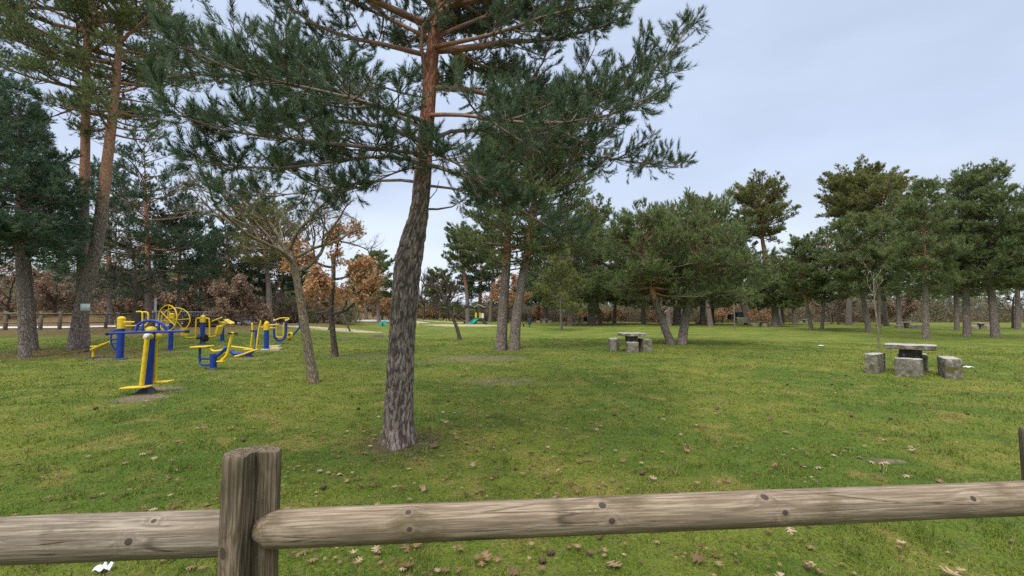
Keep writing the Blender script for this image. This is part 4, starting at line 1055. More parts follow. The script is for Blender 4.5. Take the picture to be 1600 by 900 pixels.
for k, (px, w_, top, n_, Y_, lab) in enumerate([(48, 60, 420, 4200, 56., 'brown oak farther back between the left edge thicket and the left conifer'), (135, 60, 428, 4000, 58., 'brown oak on the bank right behind the notice tree'),
        (215, 60, 432, 4000, 58., 'brown oak on the bank beyond the dim forked bare tree'), (332, 50, 440, 3200, 58., 'brown oak beyond the tall inverted-U machine'), (412, 36, 450, 3200, 60., 'brown oak low behind the cross trainer'), (548, 26, 458, 2200, 70., 'orange-brown oak far behind the swing frame')]):
    D('oak_tree', lab, (px, 500), [(px, 478), (px + 4, 462)], 6, w_, top, OB if k < 5 else OO, 270 + k, leaves=n_, lsize=.24, Y=Y_, depth=4, start=.05, group='brown oaks on the left bank', lv=.45)
# ------------------------------------------------------------------ outdoor exercise machines
M_BLUE = mat_paint('blue_paint', (.009, .040, .26), .38)
M_YEL = mat_paint('yellow_paint', (.72, .50, .022), .4)
M_BLACK = mat_paint('black_rubber', (.018, .018, .02), .7, 0.)
M_FOOT = mat_paint('dark_base_plate', (.05, .055, .075), .6, .3)
M_GREY = mat_paint('galvanised_steel', (.42, .45, .47), .45)
M_WHITE = mat_paint('white_plastic', (.75, .76, .76), .4)
GYM = 'outdoor exercise machines on the lawn'
class Machine:
    """a machine whose shapes are given as photo pixels plus a depth offset from its own base"""
    def __init__(s, px, py, label, name='exercise_machine', cat='exercise machine', group=GYM, Y=None):
        s.b = G(px, py) if Y is None else np.array([*P(px, py, Y)[:2], float(gz(*P(px, py, Y)[:2]))])
        s.Y = s.b[1]; s.root = thing(name, s.b, label, cat, group); s.m = s.Y / FPX
    def p(s, px, py, dy=0.): return P(px, py, s.Y + dy)
    def part(s, name, mat, fn, label=None, smooth=True, auto=40, parent=None):
        mb = MB(); fn(mb); o = mb.build(name, mat, parent or s.root, origin=s.b, smooth=smooth, auto=auto)
        if label: o['label'] = label
        return o
    def pipes(s, name, mat, paths, r, label=None, sm=2, k=10, parent=None):
        o = None
        for pt in paths:
            o = s.part(name, mat, lambda mb: pipe(mb, [s.p(*q) for q in pt], r, k, sm if len(pt) > 2 else 0), label, auto=60, parent=parent)
        return o
    def post(s, px0, py0, px1, py1, r, mat, name='post', dy=0., sq=1., k=20):
        def f(mb):
            a, b = s.p(px0, py0, dy), s.p(px1, py1, dy); a = a.copy(); a[2] = max(a[2] - .02, s.b[2] - .03)
            lathe(mb, (0, 0, 0), [(r, 0), (r, 1)], k)
            V = mb.V[-1]; V2 = a + V[:, 2:3] * (b - a); V2[:, 0] += V[:, 0]; V2[:, 1] += V[:, 1] * sq; mb.V[-1] = V2
        return s.part(name, mat, f)
    def foot(s, r, h=.09, mat=None, px=None, py=None, dy=0.):
        c = s.b.copy() if px is None else s.p(px, py, dy); c[2] = float(gz(c[0], c[1])) - .02
        return s.part('base_plate', mat or M_FOOT, lambda mb: lathe(mb, c, [(r, 0), (r, .03), (r * .93, .05), (r * .72, h * .7), (r * .6, h)], 28))
    def dome(s, px, py, r, h, mat=None, dy=0., name='dome_cap'):
        c = s.p(px, py, dy)
        return s.part(name, mat or M_YEL, lambda mb: lathe(mb, c, [(r * 1.02, 0), (r * 1.04, h * .18), (r * .95, h * .45), (r * .72, h * .75), (r * .4, h * .94), (r * .05, h)], 24))
    def slab(s, name, mat, px, py, dy, size, rz=0., rx=0., ry=0., label=None, bev=.012, parent=None):
        return s.part(name, mat, lambda mb: box(mb, s.p(px, py, dy), size, rz, bev, rx, ry), label, auto=35, parent=parent)

# 1 the pendulum walker, nearest
m = Machine(229, 614, 'nearest blue post machine with two yellow swinging foot arms and arched handlebar')
m.foot(.19, .11)
m.post(229.5, 612, 235.6, 517, .083, M_BLUE)
m.dome(235.4, 516.8, .098, .088)
m.pipes('handlebar', M_BLUE, [[(167, 521, -.20), (235, 518.5, -.14), (291, 517.6, -.06)]], .024, sm=1)
m.pipes('handle_arch', M_BLUE, [[(211, 519.5, -.15), (214, 509, -.12), (223, 502.5, -.10), (236, 500.5, -.09), (249, 502.5, -.08), (257, 509, -.07), (260, 518, -.07)]], .027)
m.pipes('arch_strut', M_BLUE, [[(223, 519, -.13), (223, 503.5, -.1)], [(248, 518.5, -.09), (248, 503.5, -.08)]], .022)
for q in ((165.5, 521.8, -.2, 169.5), (289, 517.9, -.06, 295)):
    m.pipes('grip', M_BLACK, [[(q[0], q[1], q[2]), (q[3], q[1] - .2, q[2])]], .031)
for (x0, y0, x1, y1, dy, fx, fy, fw, lab) in [(230.2, 527, 221.3, 602, -.17, 213, 605, .48, 'near yellow swing arm'), (243.2, 527, 241.5, 598, .17, 251, 596.5, .42, 'far yellow swing arm')]:
    arm = m.part('swing_arm', M_YEL, lambda mb: (pipe(mb, [m.p(x0, y0, dy), m.p(x1, y1, dy)], .042, 12)), lab)
    m.part('pivot_cap', M_WHITE, lambda mb: lathe(mb, m.p(x0 - 2.2, y0 - 2, dy - .05), [(.046, -.05), (.046, .0), (.038, .014), (.015, .02)], 18, 'y'), parent=arm)
    m.part('pivot_collar', M_YEL, lambda mb: lathe(mb, m.p(x0 + 1.8, y0 - 1, dy * .6), [(.058, -.06), (.062, -.03), (.062, .06), (.05, .075)], 18, 'y'), parent=arm)
    m.part('foot_plate', M_YEL, lambda mb: box(mb, m.p(fx, fy, dy - .02), (fw, .20, .035), .10, .016, 0, -.05), auto=35, parent=arm)
# 2 leg press with seat
m = Machine(187.5, 561.5, 'blue post leg press with low yellow reclining seat and black back pad')
m.foot(.21, .06)
m.post(187, 560, 189.6, 512, .105, M_BLUE)
m.post(189.6, 512.5, 189.8, 498.5, .118, M_YEL, 'head_sleeve'); m.dome(189.8, 498.6, .12, .10)
m.pipes('hand_rail', M_BLUE, [[(188, 515, -.05), (178, 516, -.1), (174, 522, -.15), (173, 531, -.15), (175, 541, -.12), (181, 546.5, -.08), (187, 547.5, -.03)], [(174, 530, -.15), (187, 530, -.03)], [(174.5, 536.5, -.15), (187, 536.5, -.03)]], .028)
m.pipes('press_arm', M_YEL, [[(193, 503.5, -.1), (213, 503.2, -.1)], [(193, 509.5, .05), (216, 509, .05)]], .030)
m.pipes('back_frame', M_YEL, [[(213, 487.2, -.1), (221, 486.6, -.1), (222.6, 489, -.1), (222.4, 508, -.1)], [(222.6, 487.5, .25), (230, 487.7, .3), (232, 491, .3), (231.5, 503, .3), (228, 508.5, .3), (222, 509.5, .2)]], .028)
m.slab('back_pad', M_BLACK, 215.7, 498, -.12, (.17, .09, .43), .2)
m.post(145.2, 563, 146.8, 546, .045, M_YEL, 'seat_leg')
m.part('seat_foot', M_FOOT, lambda mb: lathe(mb, [*m.p(145, 563)[:2], float(gz(*m.p(145, 563)[:2])) - .02], [(.2, 0), (.2, .035), (.17, .05)], 22))
m.pipes('seat_frame', M_YEL, [[(141, 546.5, -.1), (152, 542.5, -.1), (177, 531, -.1)], [(141, 541.5, .16), (155, 541, .16), (176, 532, .16)]], .026, sm=1)
m.part('seat', M_YEL, lambda mb: box(mb, m.p(158, 540.2, .02), (.50, .30, .035), 0, .014, 0, -.40))
m.pipes('grip', M_BLACK, [[(132, 549.5, -.12), (139, 547, -.1)], [(132.5, 542.5, .16), (141, 541.8, .16)]], .032)
# 3 tai-chi wheels
m = Machine(266, 547.5, 'pair of big yellow spoked training wheels on a blue post')
m.foot(.20, .05); m.post(266.3, 546, 268, 503, .085, M_BLUE); m.post(268, 504, 268.4, 491.5, .10, M_YEL, 'head_sleeve'); m.dome(268.4, 491.6, .10, .07)
for (cx, cy, dy, r, nr) in [(261.7, 497, -.30, .535, (-.30, -1, .0)), (274.4, 500, .28, .52, (.35, -1, .0))]:
    c = m.p(cx, cy, dy); hold = {}
    def f(mb):
        hold['uv'] = ringpipe(mb, c, r, .024, nr)
    wh = m.part('training_wheel', M_YEL, f); u_, v_ = hold['uv']
    def f2(mb):
        for k in range(3):
            a = .45 + k * math.pi / 3 if dy < 0 else .1 + k * math.pi / 3
            d = u_ * math.cos(a) + v_ * math.sin(a); pipe(mb, [c - d * r, c + d * r], .017, 8)
    m.part('spokes', M_YEL, f2, parent=wh)
    m.pipes('hub', M_YEL, [[(268.2, 497.5, dy * .3), (cx, cy, dy * 1.1)]], .05, parent=wh)
# 4 push chair
m = Machine(316.5, 538, 'tall blue post machine with yellow inverted-U side arms and hanging low bars')
m.part('base_plate', M_FOOT, lambda mb: lathe(mb, [*m.b[:2], m.b[2] - .02], [(.16, 0), (.16, .04), (.12, .10), (.10, .14)], 20))
m.post(316, 537, 317, 502.5, .095, M_BLUE); m.post(317, 503, 317, 496, .12, M_YEL, 'head_sleeve'); m.dome(317.2, 496, .10, .12)
m.pipes('side_arm', M_YEL, [[(315, 497.5, 0), (308, 497, 0), (306.2, 499, 0), (305.6, 526, 0)]], .035); m.pipes('side_arm', M_YEL, [[(319, 497.5, 0), (325.5, 497, 0), (327.3, 499, 0), (327.3, 526, 0)]], .035)
m.pipes('low_bar', M_YEL, [[(286, 515, -.1), (287.3, 523.5, -.05), (289, 528, 0), (307, 527, 0)], [(326, 526.5, 0), (340, 524.5, 0), (342.5, 521, 0), (344, 508, .1)]], .03)
m.slab('seat', M_YEL, 342.3, 515.5, .05, (.11, .36, .40), 0, 0, .2)
m.slab('seat', M_YEL, 287, 519, -.05, (.10, .36, .36), 0, 0, -.12)
m.part('pedal', M_BLACK, lambda mb: box(mb, m.p(311, 527, -.18), (.16, .3, .10), .3, .02, .3)); m.part('pedal', M_BLACK, lambda mb: box(mb, m.p(321, 528, .05), (.14, .3, .28), -.2, .02, -.4))
# 5 arm paddles
m = Machine(347, 533, 'short blue post machine with two raised yellow paddle plates')
m.foot(.17, .05); m.post(347, 532.5, 347.6, 508, .085, M_BLUE); m.post(347.6, 509, 348, 505, .10, M_YEL, 'head_sleeve'); m.dome(348, 505, .10, .08)
m.pipes('paddle_arm', M_YEL, [[(346, 508, 0), (341.5, 501.5, -.1), (338, 498, -.15)], [(350, 508, 0), (354.5, 503.5, .1), (358, 501.5, .15)]], .042, sm=1)
m.slab('paddle', M_YEL, 339, 499, -.18, (.46, .26, .05), .2, .2, -.42); m.slab('paddle', M_YEL, 358, 502.6, .16, (.50, .26, .05), -.2, .2, .45)
# 6 rider
m = Machine(333.8, 577, 'blue and yellow rider machine with flat yellow seat, upright handle and bent blue frame tube')
m.foot(.155, .07); m.post(333.4, 575.5, 333.6, 553, .085, M_BLUE)
m.pipes('frame_tube', M_BLUE, [[(312.3, 543.5, .05), (311.8, 560, .05), (312.5, 567.5, .05), (317, 570.6, .03), (331, 570, 0)], [(313, 560.5, .05), (331, 560.3, 0)]], .032)
m.slab('seat', M_YEL, 316, 541.6, .02, (.52, .30, .045), 0., 0, -.05)
m.pipes('seat_link', M_YEL, [[(325, 542.5, 0), (330, 547, 0), (334, 549, 0), (345, 548, 0), (352, 545, 0)]], .033, sm=1)
m.pipes('boom', M_BLUE, [[(336, 558, 0), (341, 555, 0), (355, 542.5, 0)]], .048, sm=1)
m.pipes('handle_mast', M_YEL, [[(363.6, 519, 0), (361, 530, 0), (356.5, 549, 0), (354.5, 556, 0), (346, 563.5, -.02)]], .042)
m.pipes('handlebar', M_BLACK, [[(356.5, 521.2, -.12), (371, 521.4, .12)]], .026)
m.pipes('foot_link', M_YEL, [[(353, 551.5, .1), (346, 557, .1), (339.5, 563.5, .08)]], .028, sm=1)
m.slab('pedal', M_YEL, 345.5, 564.6, -.04, (.20, .14, .035)); m.slab('pedal', M_YEL, 339.2, 563.6, .12, (.14, .14, .035))
# 7 elliptical
m = Machine(388, 557, 'cross trainer with two long yellow pedal beams and tall yellow poles, beside the rider')
m.foot(.19, .06); m.post(388, 556, 388, 551, .12, M_BLUE)
m.pipes('frame', M_BLUE, [[(359.5, 547.5, 0), (363, 551, 0), (367, 553.5, 0), (378, 552.8, 0), (389, 551.5, 0)]], .065, sm=1)
m.pipes('front_post', M_BLUE, [[(390, 553, .1), (402, 543, .1), (399.5, 515, .1)]], .055, sm=1)
m.pipes('pedal_beam', M_YEL, [[(360, 541.3, .2), (378, 543.5, .2), (395, 546, .2)]], .034, sm=1); m.pipes('pedal_beam', M_YEL, [[(366, 557.3, -.2), (376, 555, -.2), (391, 549.5, -.2), (402, 546, -.2)]], .036, sm=1)
m.slab('foot_rest', M_YEL, 390, 546, .2, (.40, .14, .04)); m.slab('foot_rest', M_YEL, 396.5, 548, -.2, (.38, .15, .04), 0, 0, -.3)
m.pipes('hand_pole', M_YEL, [[(393.6, 504, .2), (395, 517, .2), (391.5, 544, .2)]], .032); m.pipes('hand_pole', M_YEL, [[(408.5, 499, -.2), (404, 517, -.2), (400.5, 545, -.2)]], .032)
m.pipes('grip', M_BLACK, [[(407, 498.5, -.2), (411.5, 500.5, -.2)], [(392, 517.2, .2), (397, 517.2, .2)]], .04)
# 8 waist twister
m = Machine(416.5, 546, 'blue post machine with yellow crossbar handles beside low wooden steps')
m.part('base_plate', M_GREY, lambda mb: lathe(mb, [*m.b[:2], m.b[2] - .02], [(.27, 0), (.27, .03), (.15, .05)], 24))
m.post(416.3, 545, 416.5, 514, .10, M_BLUE); m.post(416.5, 515, 416.5, 506.5, .12, M_YEL, 'head_sleeve'); m.dome(416.6, 506.5, .10, .14)
m.pipes('handle', M_YEL, [[(405, 511.5, -.12), (416, 510.5, 0)], [(416, 508.5, 0), (436, 506.8, .12)], [(417, 512.3, 0), (430, 512.5, .1)], [(424.5, 507.5, .1), (424.5, 512.5, .1)]], .032)
# 9 sky walker U
m = Machine(436.6, 537, 'blue U-shaped walker with inner yellow U and flat top rails')
m.foot(.23, .08)
m.pipes('frame', M_BLUE, [[(428.5, 501, -.1), (428.2, 518, -.1), (429, 526, -.08), (433, 531.5, 0), (441, 531.8, 0), (446, 527, .08), (447, 518, .1), (447, 501, .1)]], .062)
m.pipes('swing_frame', M_YEL, [[(431, 504, -.05), (431, 524, -.05), (432, 527, -.05), (441, 527.3, .05), (442.8, 526, .05), (443.6, 504, .05)]], .038)
m.pipes('hand_rail', M_YEL, [[(428.5, 501.5, -.1), (432, 499.5, -.1), (438, 496.8, .1), (453.5, 497.2, .3), (447, 501.5, .1)]], .036, sm=1)
for c in ((428.5, 501.3, -.1), (446.8, 501.3, .1)): m.dome(c[0], c[1], .062, .09, dy=c[2], name='end_cap')
# 10 stretcher bike
m = Machine(452.8, 531.5, 'pedal machine with yellow round disc and bent blue handle arm')
m.post(452.8, 531.5, 452.8, 524, .07, M_FOOT)
m.part('disc', M_YEL, lambda mb: lathe(mb, m.p(453, 524), [(.17, -.09), (.185, -.06), (.185, .06), (.17, .09)], 24, 'y'))
m.pipes('arm', M_BLUE, [[(457.5, 523.5, 0), (463, 518, 0), (468, 512, 0), (468.8, 505, 0)]], .045); m.pipes('handlebar', M_BLUE, [[(464.5, 504.3, -.2), (471.5, 504, .2)]], .05)
m.pipes('pedal', M_BLACK, [[(450, 523, -.25), (456, 522.5, .1)]], .04)
# low timber steps
M_TIMBER = mat_paint('pale_timber', (.48, .40, .24), .8, .3); M_ROOFWOOD = mat_paint('weathered_roof_wood', (.33, .28, .23), .8, .2); M_DKWOOD = mat_paint('dark_stained_wood', (.085, .058, .042), .75, .25)
m = Machine(432, 549, 'two low pale timber steps on the grass beside the crossbar machine', 'step_block', 'step', None, Y=19.)
m.slab('step', M_TIMBER, 429.5, 541.8, .1, (.36, .3, .10), .1); m.slab('step', M_TIMBER, 431.5, 545.6, -.1, (.40, .32, .13), .1)

# ------------------------------------------------------------------ playground
m = Machine(531, 517, 'dark wooden swing frame of crossed poles on sand behind the crooked young oak', 'swing_frame', 'swing', None)
RP = .075
m.pipes('leg', M_DKWOOD, [[(512, 517.4, 0), (532.5, 481, .6)]], RP); m.pipes('leg', M_DKWOOD, [[(547, 517.4, 0), (530.5, 481, .6)]], RP)
m.pipes('leg', M_DKWOOD, [[(487, 512, 10), (493.5, 489, 9.5)]], RP); m.pipes('leg', M_DKWOOD, [[(497, 512.5, 10), (492.5, 489, 9.5)]], RP)
m.pipes('leg', M_DKWOOD, [[(509.5, 510.5, 14), (503, 490, 11)]], RP)
m.pipes('crossbeam', M_DKWOOD, [[(531.8, 482, .6), (492.8, 490, 9.6)]], RP)
m.pipes('chain', M_GREY, [[(517, 485.5, 3.9), (517, 506, 3.9)], [(521, 484.6, 3.), (521, 507, 3.)]], .02)
m.slab('swing_seat', M_BLACK, 519, 506.6, 3.4, (.22, .5, .06), .3)
m = Machine(489, 512, 'teal board on a pale post beside the wooden swing frame', 'climbing_toy', 'play board', None, Y=54.)
m.pipes('post', M_TIMBER, [[(489, 511.5, 0), (489, 488, 0)]], .06)
M_TEAL = mat_paint('teal_plastic', (.02, .34, .29), .4); M_TEAL2 = mat_paint('turquoise_plastic', (.04, .42, .46), .4)
m.slab('board', M_TEAL, 488.6, 483.5, -.07, (.62, .06, .52)); m.slab('bracket', M_WHITE, 488.5, 488, -.05, (.4, .06, .18)); m.slab('rod', M_DKWOOD, 494, 482.6, 0, (.6, .06, .12))
m = Machine(598, 509.5, 'small turquoise spring rider left of the nearest trunk', 'spring_rider', 'spring rider', 'spring toys')
m.part('spring', M_BLACK, lambda mb: tubes(mb, np.array([[m.b[0] + .1 * math.cos(a), m.b[1] + .1 * math.sin(a), m.b[2] + .012 * a] for a in np.linspace(0, 28, 90)])[None], np.full((1, 90), .016), 6, cap=True))
m.slab('seat', M_BLACK, 597, 506.2, 0, (.5, .2, .10)); m.slab('side_panel', M_TEAL2, 594.3, 506, -.12, (.28, .04, .42), 0, 0, .2); m.slab('side_panel', M_TEAL2, 600.8, 504.3, -.12, (.34, .04, .5), 0, 0, -.35)
m = Machine(697.5, 503.8, 'yellow A-shaped spring toy beyond the small leaning bare tree', 'spring_rider', 'spring rider', 'spring toys', Y=80.)
m.pipes('leg', M_YEL, [[(694, 503.5, 0), (696.6, 497, 0)]], .10); m.pipes('leg', M_YEL, [[(701, 503.5, 0), (698.6, 497, 0)]], .10); m.slab('seat', M_DKWOOD, 698, 497.4, 0, (.6, .3, .16))
m = Machine(652, 510.5, 'small yellow post just right of the nearest trunk', 'play_post', 'post', None)
m.slab('post', M_YEL, 652, 509, 0, (.08, .08, .3)); m.slab('sign_board', M_YEL, 652.5, 506, 0, (.46, .05, .16))
# slide tower
m = Machine(748, 508, 'wooden play tower with gabled roof, teal slide and dark climbing ramp', 'play_tower', 'play tower', None, Y=67.)
for (px, dy) in ((743.2, -.6), (756.2, -.6), (744.4, .7), (755.6, .7)):
    m.slab('post', M_DKWOOD, px, 494, dy, (.18, .18, 2.95))
m.slab('deck', M_DKWOOD, 749.8, 497.6, .05, (1.35, 1.5, .12))
m.slab('yellow_panel', M_YEL, 743.6, 492.5, -.7, (.26, .05, .80)); m.slab('yellow_panel', M_YEL, 750.2, 493, -.72, (.20, .05, .86)); m.slab('white_panel', M_WHITE, 754, 493.2, -.7, (.34, .05, .74))
m.slab('crossbar', M_DKWOOD, 749.8, 482.8, -.6, (1.4, .1, .10))
def gable(mb):
    l = m.p(741.6, 481, 0); r2 = m.p(757.8, 481, 0); t = m.p(748.2, 476.5, 0)
    for a, b in ((l, t), (t, r2)):
        n_ = np.array([-(b - a)[2], 0, (b - a)[0]]); n_ /= np.linalg.norm(n_)
        q = [a + (0, -.95, 0), b + (0, -.95, 0), b + (0, .95, 0), a + (0, .95, 0)]; q = q + [v + n_ * .13 for v in q]
        mb.add(q, [[[0, 1, 2, 3], [7, 6, 5, 4], [0, 4, 5, 1], [1, 5, 6, 2], [2, 6, 7, 3], [3, 7, 4, 0]]])
m.part('roof', M_ROOFWOOD, gable, smooth=False, auto=None)
def slide(mb):
    c0, c1, c2 = m.p(746.5, 497.5, -.75), m.p(738.5, 505.5, -1.6), m.p(733, 508.2, -2.2)
    path = smooth_path([c0, c0 * .5 + c1 * .5, c1, c2], 16, 2); t = np.gradient(path, axis=0); s = np.cross(t, (0, 0, 1)); s /= np.linalg.norm(s, axis=1)[:, None]; u2 = np.cross(s, t); u2 /= np.linalg.norm(u2, axis=1)[:, None]
    prof = [(-.36, .22), (-.33, .0), (.33, 0), (.36, .22), (.40, .22), (.37, -.04), (-.37, -.04), (-.40, .22)]
    V = np.array([path[i] + s[i] * a + u2[i] * b for i in range(16) for a, b in prof])
    mb.add(V, [[[i * 8 + j, i * 8 + (j + 1) % 8, (i + 1) * 8 + (j + 1) % 8, (i + 1) * 8 + j] for i in range(15) for j in range(8)], [list(range(8))], [list(range(15 * 8, 16 * 8))]])
m.part('slide', M_TEAL, slide, auto=30)
m.pipes('climbing_ramp', M_BLACK, [[(751, 498.5, -.7), (759.5, 508.3, -1.3)], [(752.5, 498.2, -.7), (761, 508.2, -1.3)], [(754, 498.2, -.6), (762, 508., -1.2)]], .11)
m.pipes('seesaw_beam', M_DKWOOD, [[(719, 498, -.6), (732, 505.5, -1.2)]], .07); m.slab('dark_block', M_BLACK, 725.6, 507.5, -.8, (.22, .4, 1.0)); m.slab('dark_block', M_BLACK, 737, 509.8, -1.9, (.5, .25, .26))
# dark beam seesaw
m = Machine(374, 517.5, 'dark wooden seesaw beam on a slanted post behind the exercise machines', 'seesaw', 'seesaw', None, Y=36.)
m.pipes('beam', M_DKWOOD, [[(366, 499.5, 0), (380, 503.5, 0), (394, 510, 0)]], .09); m.pipes('leg', M_DKWOOD, [[(374, 517, 0), (380.5, 496, 0)]], .06)
m.slab('seat', M_DKWOOD, 388, 508.5, 0, (.7, .3, .14), 0, 0, .4)
# dark wood stack behind the push chair
def logs(mb):
    a = m.b
    for r2 in range(4):
        for k in range(9 - r2 % 2):
            x = a[0] - 1.05 + k * .26 + (r2 % 2) * .13; z = a[2] + .12 + r2 * .21
            pipe(mb, [(x, a[1] - .5, z), (x + .02, a[1] + .7, z)], .115, 10)
m = Machine(313, 519, 'low dark stack of logs behind the tall inverted-U machine', 'log_pile', 'log pile', None, Y=33.)
m.part('logs', M_DKWOOD, logs)['kind'] = 'stuff'
# stump remains in the lawn
tS = NT('stump_wood', .95, .1); tS.color(tS.mix(tS.noise(tS.obj(), 8, 5, .7), (.05, .038, .03), (.19, .15, .12))); tS.bump(tS.noise(tS.obj(), 20, 5), .6, .02)
def stump(px, py, r, h, label):
    c = G(px, py); mb = MB(); k = 26; V = []
    for li, (f, z) in enumerate([(1.5, -.03), (1.15, .3), (1., .7), (.85, 1.), (.4, .9)]):
        for i in range(k):
            a = 2 * np.pi * i / k; rr = r * f * (1 + .28 * mnoise.noise((math.cos(a) * 2, math.sin(a) * 2, li * .4 + px)) + .12 * math.sin(a * 5 + px))
            V.append(c + np.array([rr * math.cos(a), rr * math.sin(a), h * z * (1 + .3 * mnoise.noise((math.cos(a) * 3, math.sin(a) * 3, 7 + li))) ]))
    mb.add(V, [[[l * k + i, l * k + (i + 1) % k, (l + 1) * k + (i + 1) % k, (l + 1) * k + i] for l in range(4) for i in range(k)], [list(range(4 * k, 5 * k))]])
    o = mb.build('tree_stump', tS.m, origin=c); tag(o, label, 'tree stump', 'cut stumps in the lawn')
stump(591, 526.5, .33, .16, 'dark rotten stump just left of the nearest trunk, below the turquoise rider')
stump(538, 531.5, .20, .08, 'flat dark stump remains just right of the young oak trunk')
# bins
def bin_(px, py, Y, h, col, label, legs=True):
    m = Machine(px, py, label, 'litter_bin', 'litter bin', 'litter bins in the park', Y=Y)
    mt = mat_paint('bin_' + str(round(col[2], 2)), col, .5, .3); b = m.b
    z0 = .28 * h
    m.part('bucket', mt, lambda mb: lathe(mb, b + (0, 0, z0), [(.20, 0), (.22, .03), (.27, .64 * h), (.29, .66 * h), (.29, .72 * h), (.25, .72 * h), (.22, .62 * h)], 22))
    m.part('stand', M_BLACK, lambda mb: pipe(mb, [b + (0, 0, -.05), b + (0, 0, z0 + .02)], .045, 8)); m.part('pivot_bar', M_BLACK, lambda mb: pipe(mb, [b + (-.33, 0, h * .88), b + (.33, 0, h * .88)], .03, 8))
bin_(827.5, 515.5, 53., 1.15, (.07, .10, .16), 'slate blue litter bin on a stand right of the centre pine pair')
bin_(583, 505.8, 74., 1.1, (.03, .04, .07), 'dark litter bin far off left of the nearest trunk')
# wooden picnic table behind the centre pair
m = Machine(818, 513.5, 'brown plank picnic table beside the slate blue litter bin', 'picnic_table', 'picnic table', None, Y=57.)
m.slab('tabletop', M_DKWOOD, 818, 506.4, 0, (1.5, .8, .07)); m.pipes('leg', M_DKWOOD, [[(815, 514, -.3), (819, 506.8, 0)]], .05); m.pipes('leg', M_DKWOOD, [[(821.5, 514, -.3), (817, 506.8, 0)]], .05)

# ------------------------------------------------------------------ stone picnic sets
def stone_mat(name, moss, base=(.215, .195, .155)):
    t = NT(name, .95, .1); o = t.pos()
    n1 = t.noise(o, 11, 8, .7); n2 = t.noise(o, 40, 4, .7); sp = t.vor(o, 30., 'F1')
    c = t.mix(t.sstep(n1, .35, .65), tuple(v * .62 for v in base), tuple(v * 1.2 for v in base))
    c = t.mix(t.math('MULTIPLY', t.sstep(n2, .56, .70), .6), c, (.08, .075, .06))
    c = t.mix(t.math('MULTIPLY', t.sstep(t.noise(t.mapping(o, (1, 1, 1), (4, 4, 4)), 9, 5, .7), .56, .66), .75), c, (.46, .45, .41))
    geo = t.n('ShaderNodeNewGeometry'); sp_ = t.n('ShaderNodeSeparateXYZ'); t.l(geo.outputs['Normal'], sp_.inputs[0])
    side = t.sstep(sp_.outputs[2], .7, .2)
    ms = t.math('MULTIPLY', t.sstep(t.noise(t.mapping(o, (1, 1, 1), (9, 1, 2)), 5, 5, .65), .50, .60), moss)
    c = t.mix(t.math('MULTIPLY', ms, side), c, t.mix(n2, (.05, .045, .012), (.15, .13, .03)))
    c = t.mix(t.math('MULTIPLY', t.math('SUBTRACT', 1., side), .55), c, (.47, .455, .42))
    t.color(c); t.bump(t.math('ADD', n2, t.math('MULTIPLY', n1, .8)), .8, .02)
    return t.m
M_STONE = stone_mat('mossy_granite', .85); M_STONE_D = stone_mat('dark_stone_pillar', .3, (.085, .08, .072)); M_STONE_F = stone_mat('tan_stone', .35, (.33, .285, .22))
def rough_box(mb, c, s, rz, seed, amp=.010, nsub=7):
    """box with slightly uneven, worn faces"""
    k = len(mb.V); me = []; sx, sy, sz = [v / 2 for v in s]
    import itertools
    us = np.linspace(-1, 1, nsub); V = []; F = []; idx = {}
    def vid(p):
        key = tuple(np.round(p, 4))
        if key not in idx: idx[key] = len(V); V.append(p)
        return idx[key]
    for ax in range(3):
        for sg in (-1, 1):
            o1, o2 = [(1, 2), (2, 0), (0, 1)][ax]
            for i in range(nsub - 1):
                for j in range(nsub - 1):
                    q = []
                    for (a, b) in ((i, j), (i + 1, j), (i + 1, j + 1), (i, j + 1)):
                        p = np.zeros(3); p[ax] = sg; p[o1] = us[a]; p[o2] = us[b]; q.append(vid(p))
                    F.append(q if sg > 0 else q[::-1])
    V = np.array(V); H = np.array([sx, sy, sz]); e = .022 / H
    Wd = V * H
    nb = (np.abs(V) > .999).sum(1)
    Wd -= np.sign(V) * np.where(np.abs(V) > .999, 1, 0) * ((nb[:, None] >= 2) * .010)
    for i in range(len(Wd)):
        Wd[i] += np.array([mnoise.noise(tuple(Wd[i] * 9 + seed + k_ * 7)) for k_ in range(3)]) * amp * 2
    c_, s_ = math.cos(rz), math.sin(rz); Rm = np.array([[c_, -s_, 0], [s_, c_, 0], [0, 0, 1]])
    mb.add(Wd @ Rm.T + np.array(c), [F])
ST = 'stone picnic sets under the pines'
def stone_set(c, rz, seats, label, scale=1., mat=M_STONE, top=(1.30, .95), hT=.76, seed=0):
    z = float(gz(c[0], c[1])); root = thing('stone_picnic_table', (c[0], c[1], z), label, 'picnic table', ST)
    def R2(x, y): return np.array([c[0] + x * math.cos(rz) - y * math.sin(rz), c[1] + x * math.sin(rz) + y * math.cos(rz), z])
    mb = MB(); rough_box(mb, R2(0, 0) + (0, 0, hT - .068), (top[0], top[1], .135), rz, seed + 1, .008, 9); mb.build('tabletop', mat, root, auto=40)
    mb = MB(); rough_box(mb, R2(0, 0) + (0, 0, (hT - .12) / 2 - .02), (.46, .40, hT - .08), rz, seed + 2); mb.build('pedestal', M_STONE_D if mat is M_STONE else mat, root, auto=40)
    for k, (x, y, sx, sy, h, a) in enumerate(seats):
        sroot = thing('stone_bench', R2(x, y), None, 'stone bench', 'stone block benches round the picnic tables'); sroot['label'] = label_seats[k] if label_seats else 'stone block seat'
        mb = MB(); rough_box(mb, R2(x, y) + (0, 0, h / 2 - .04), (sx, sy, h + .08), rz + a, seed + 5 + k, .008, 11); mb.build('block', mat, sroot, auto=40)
    return root
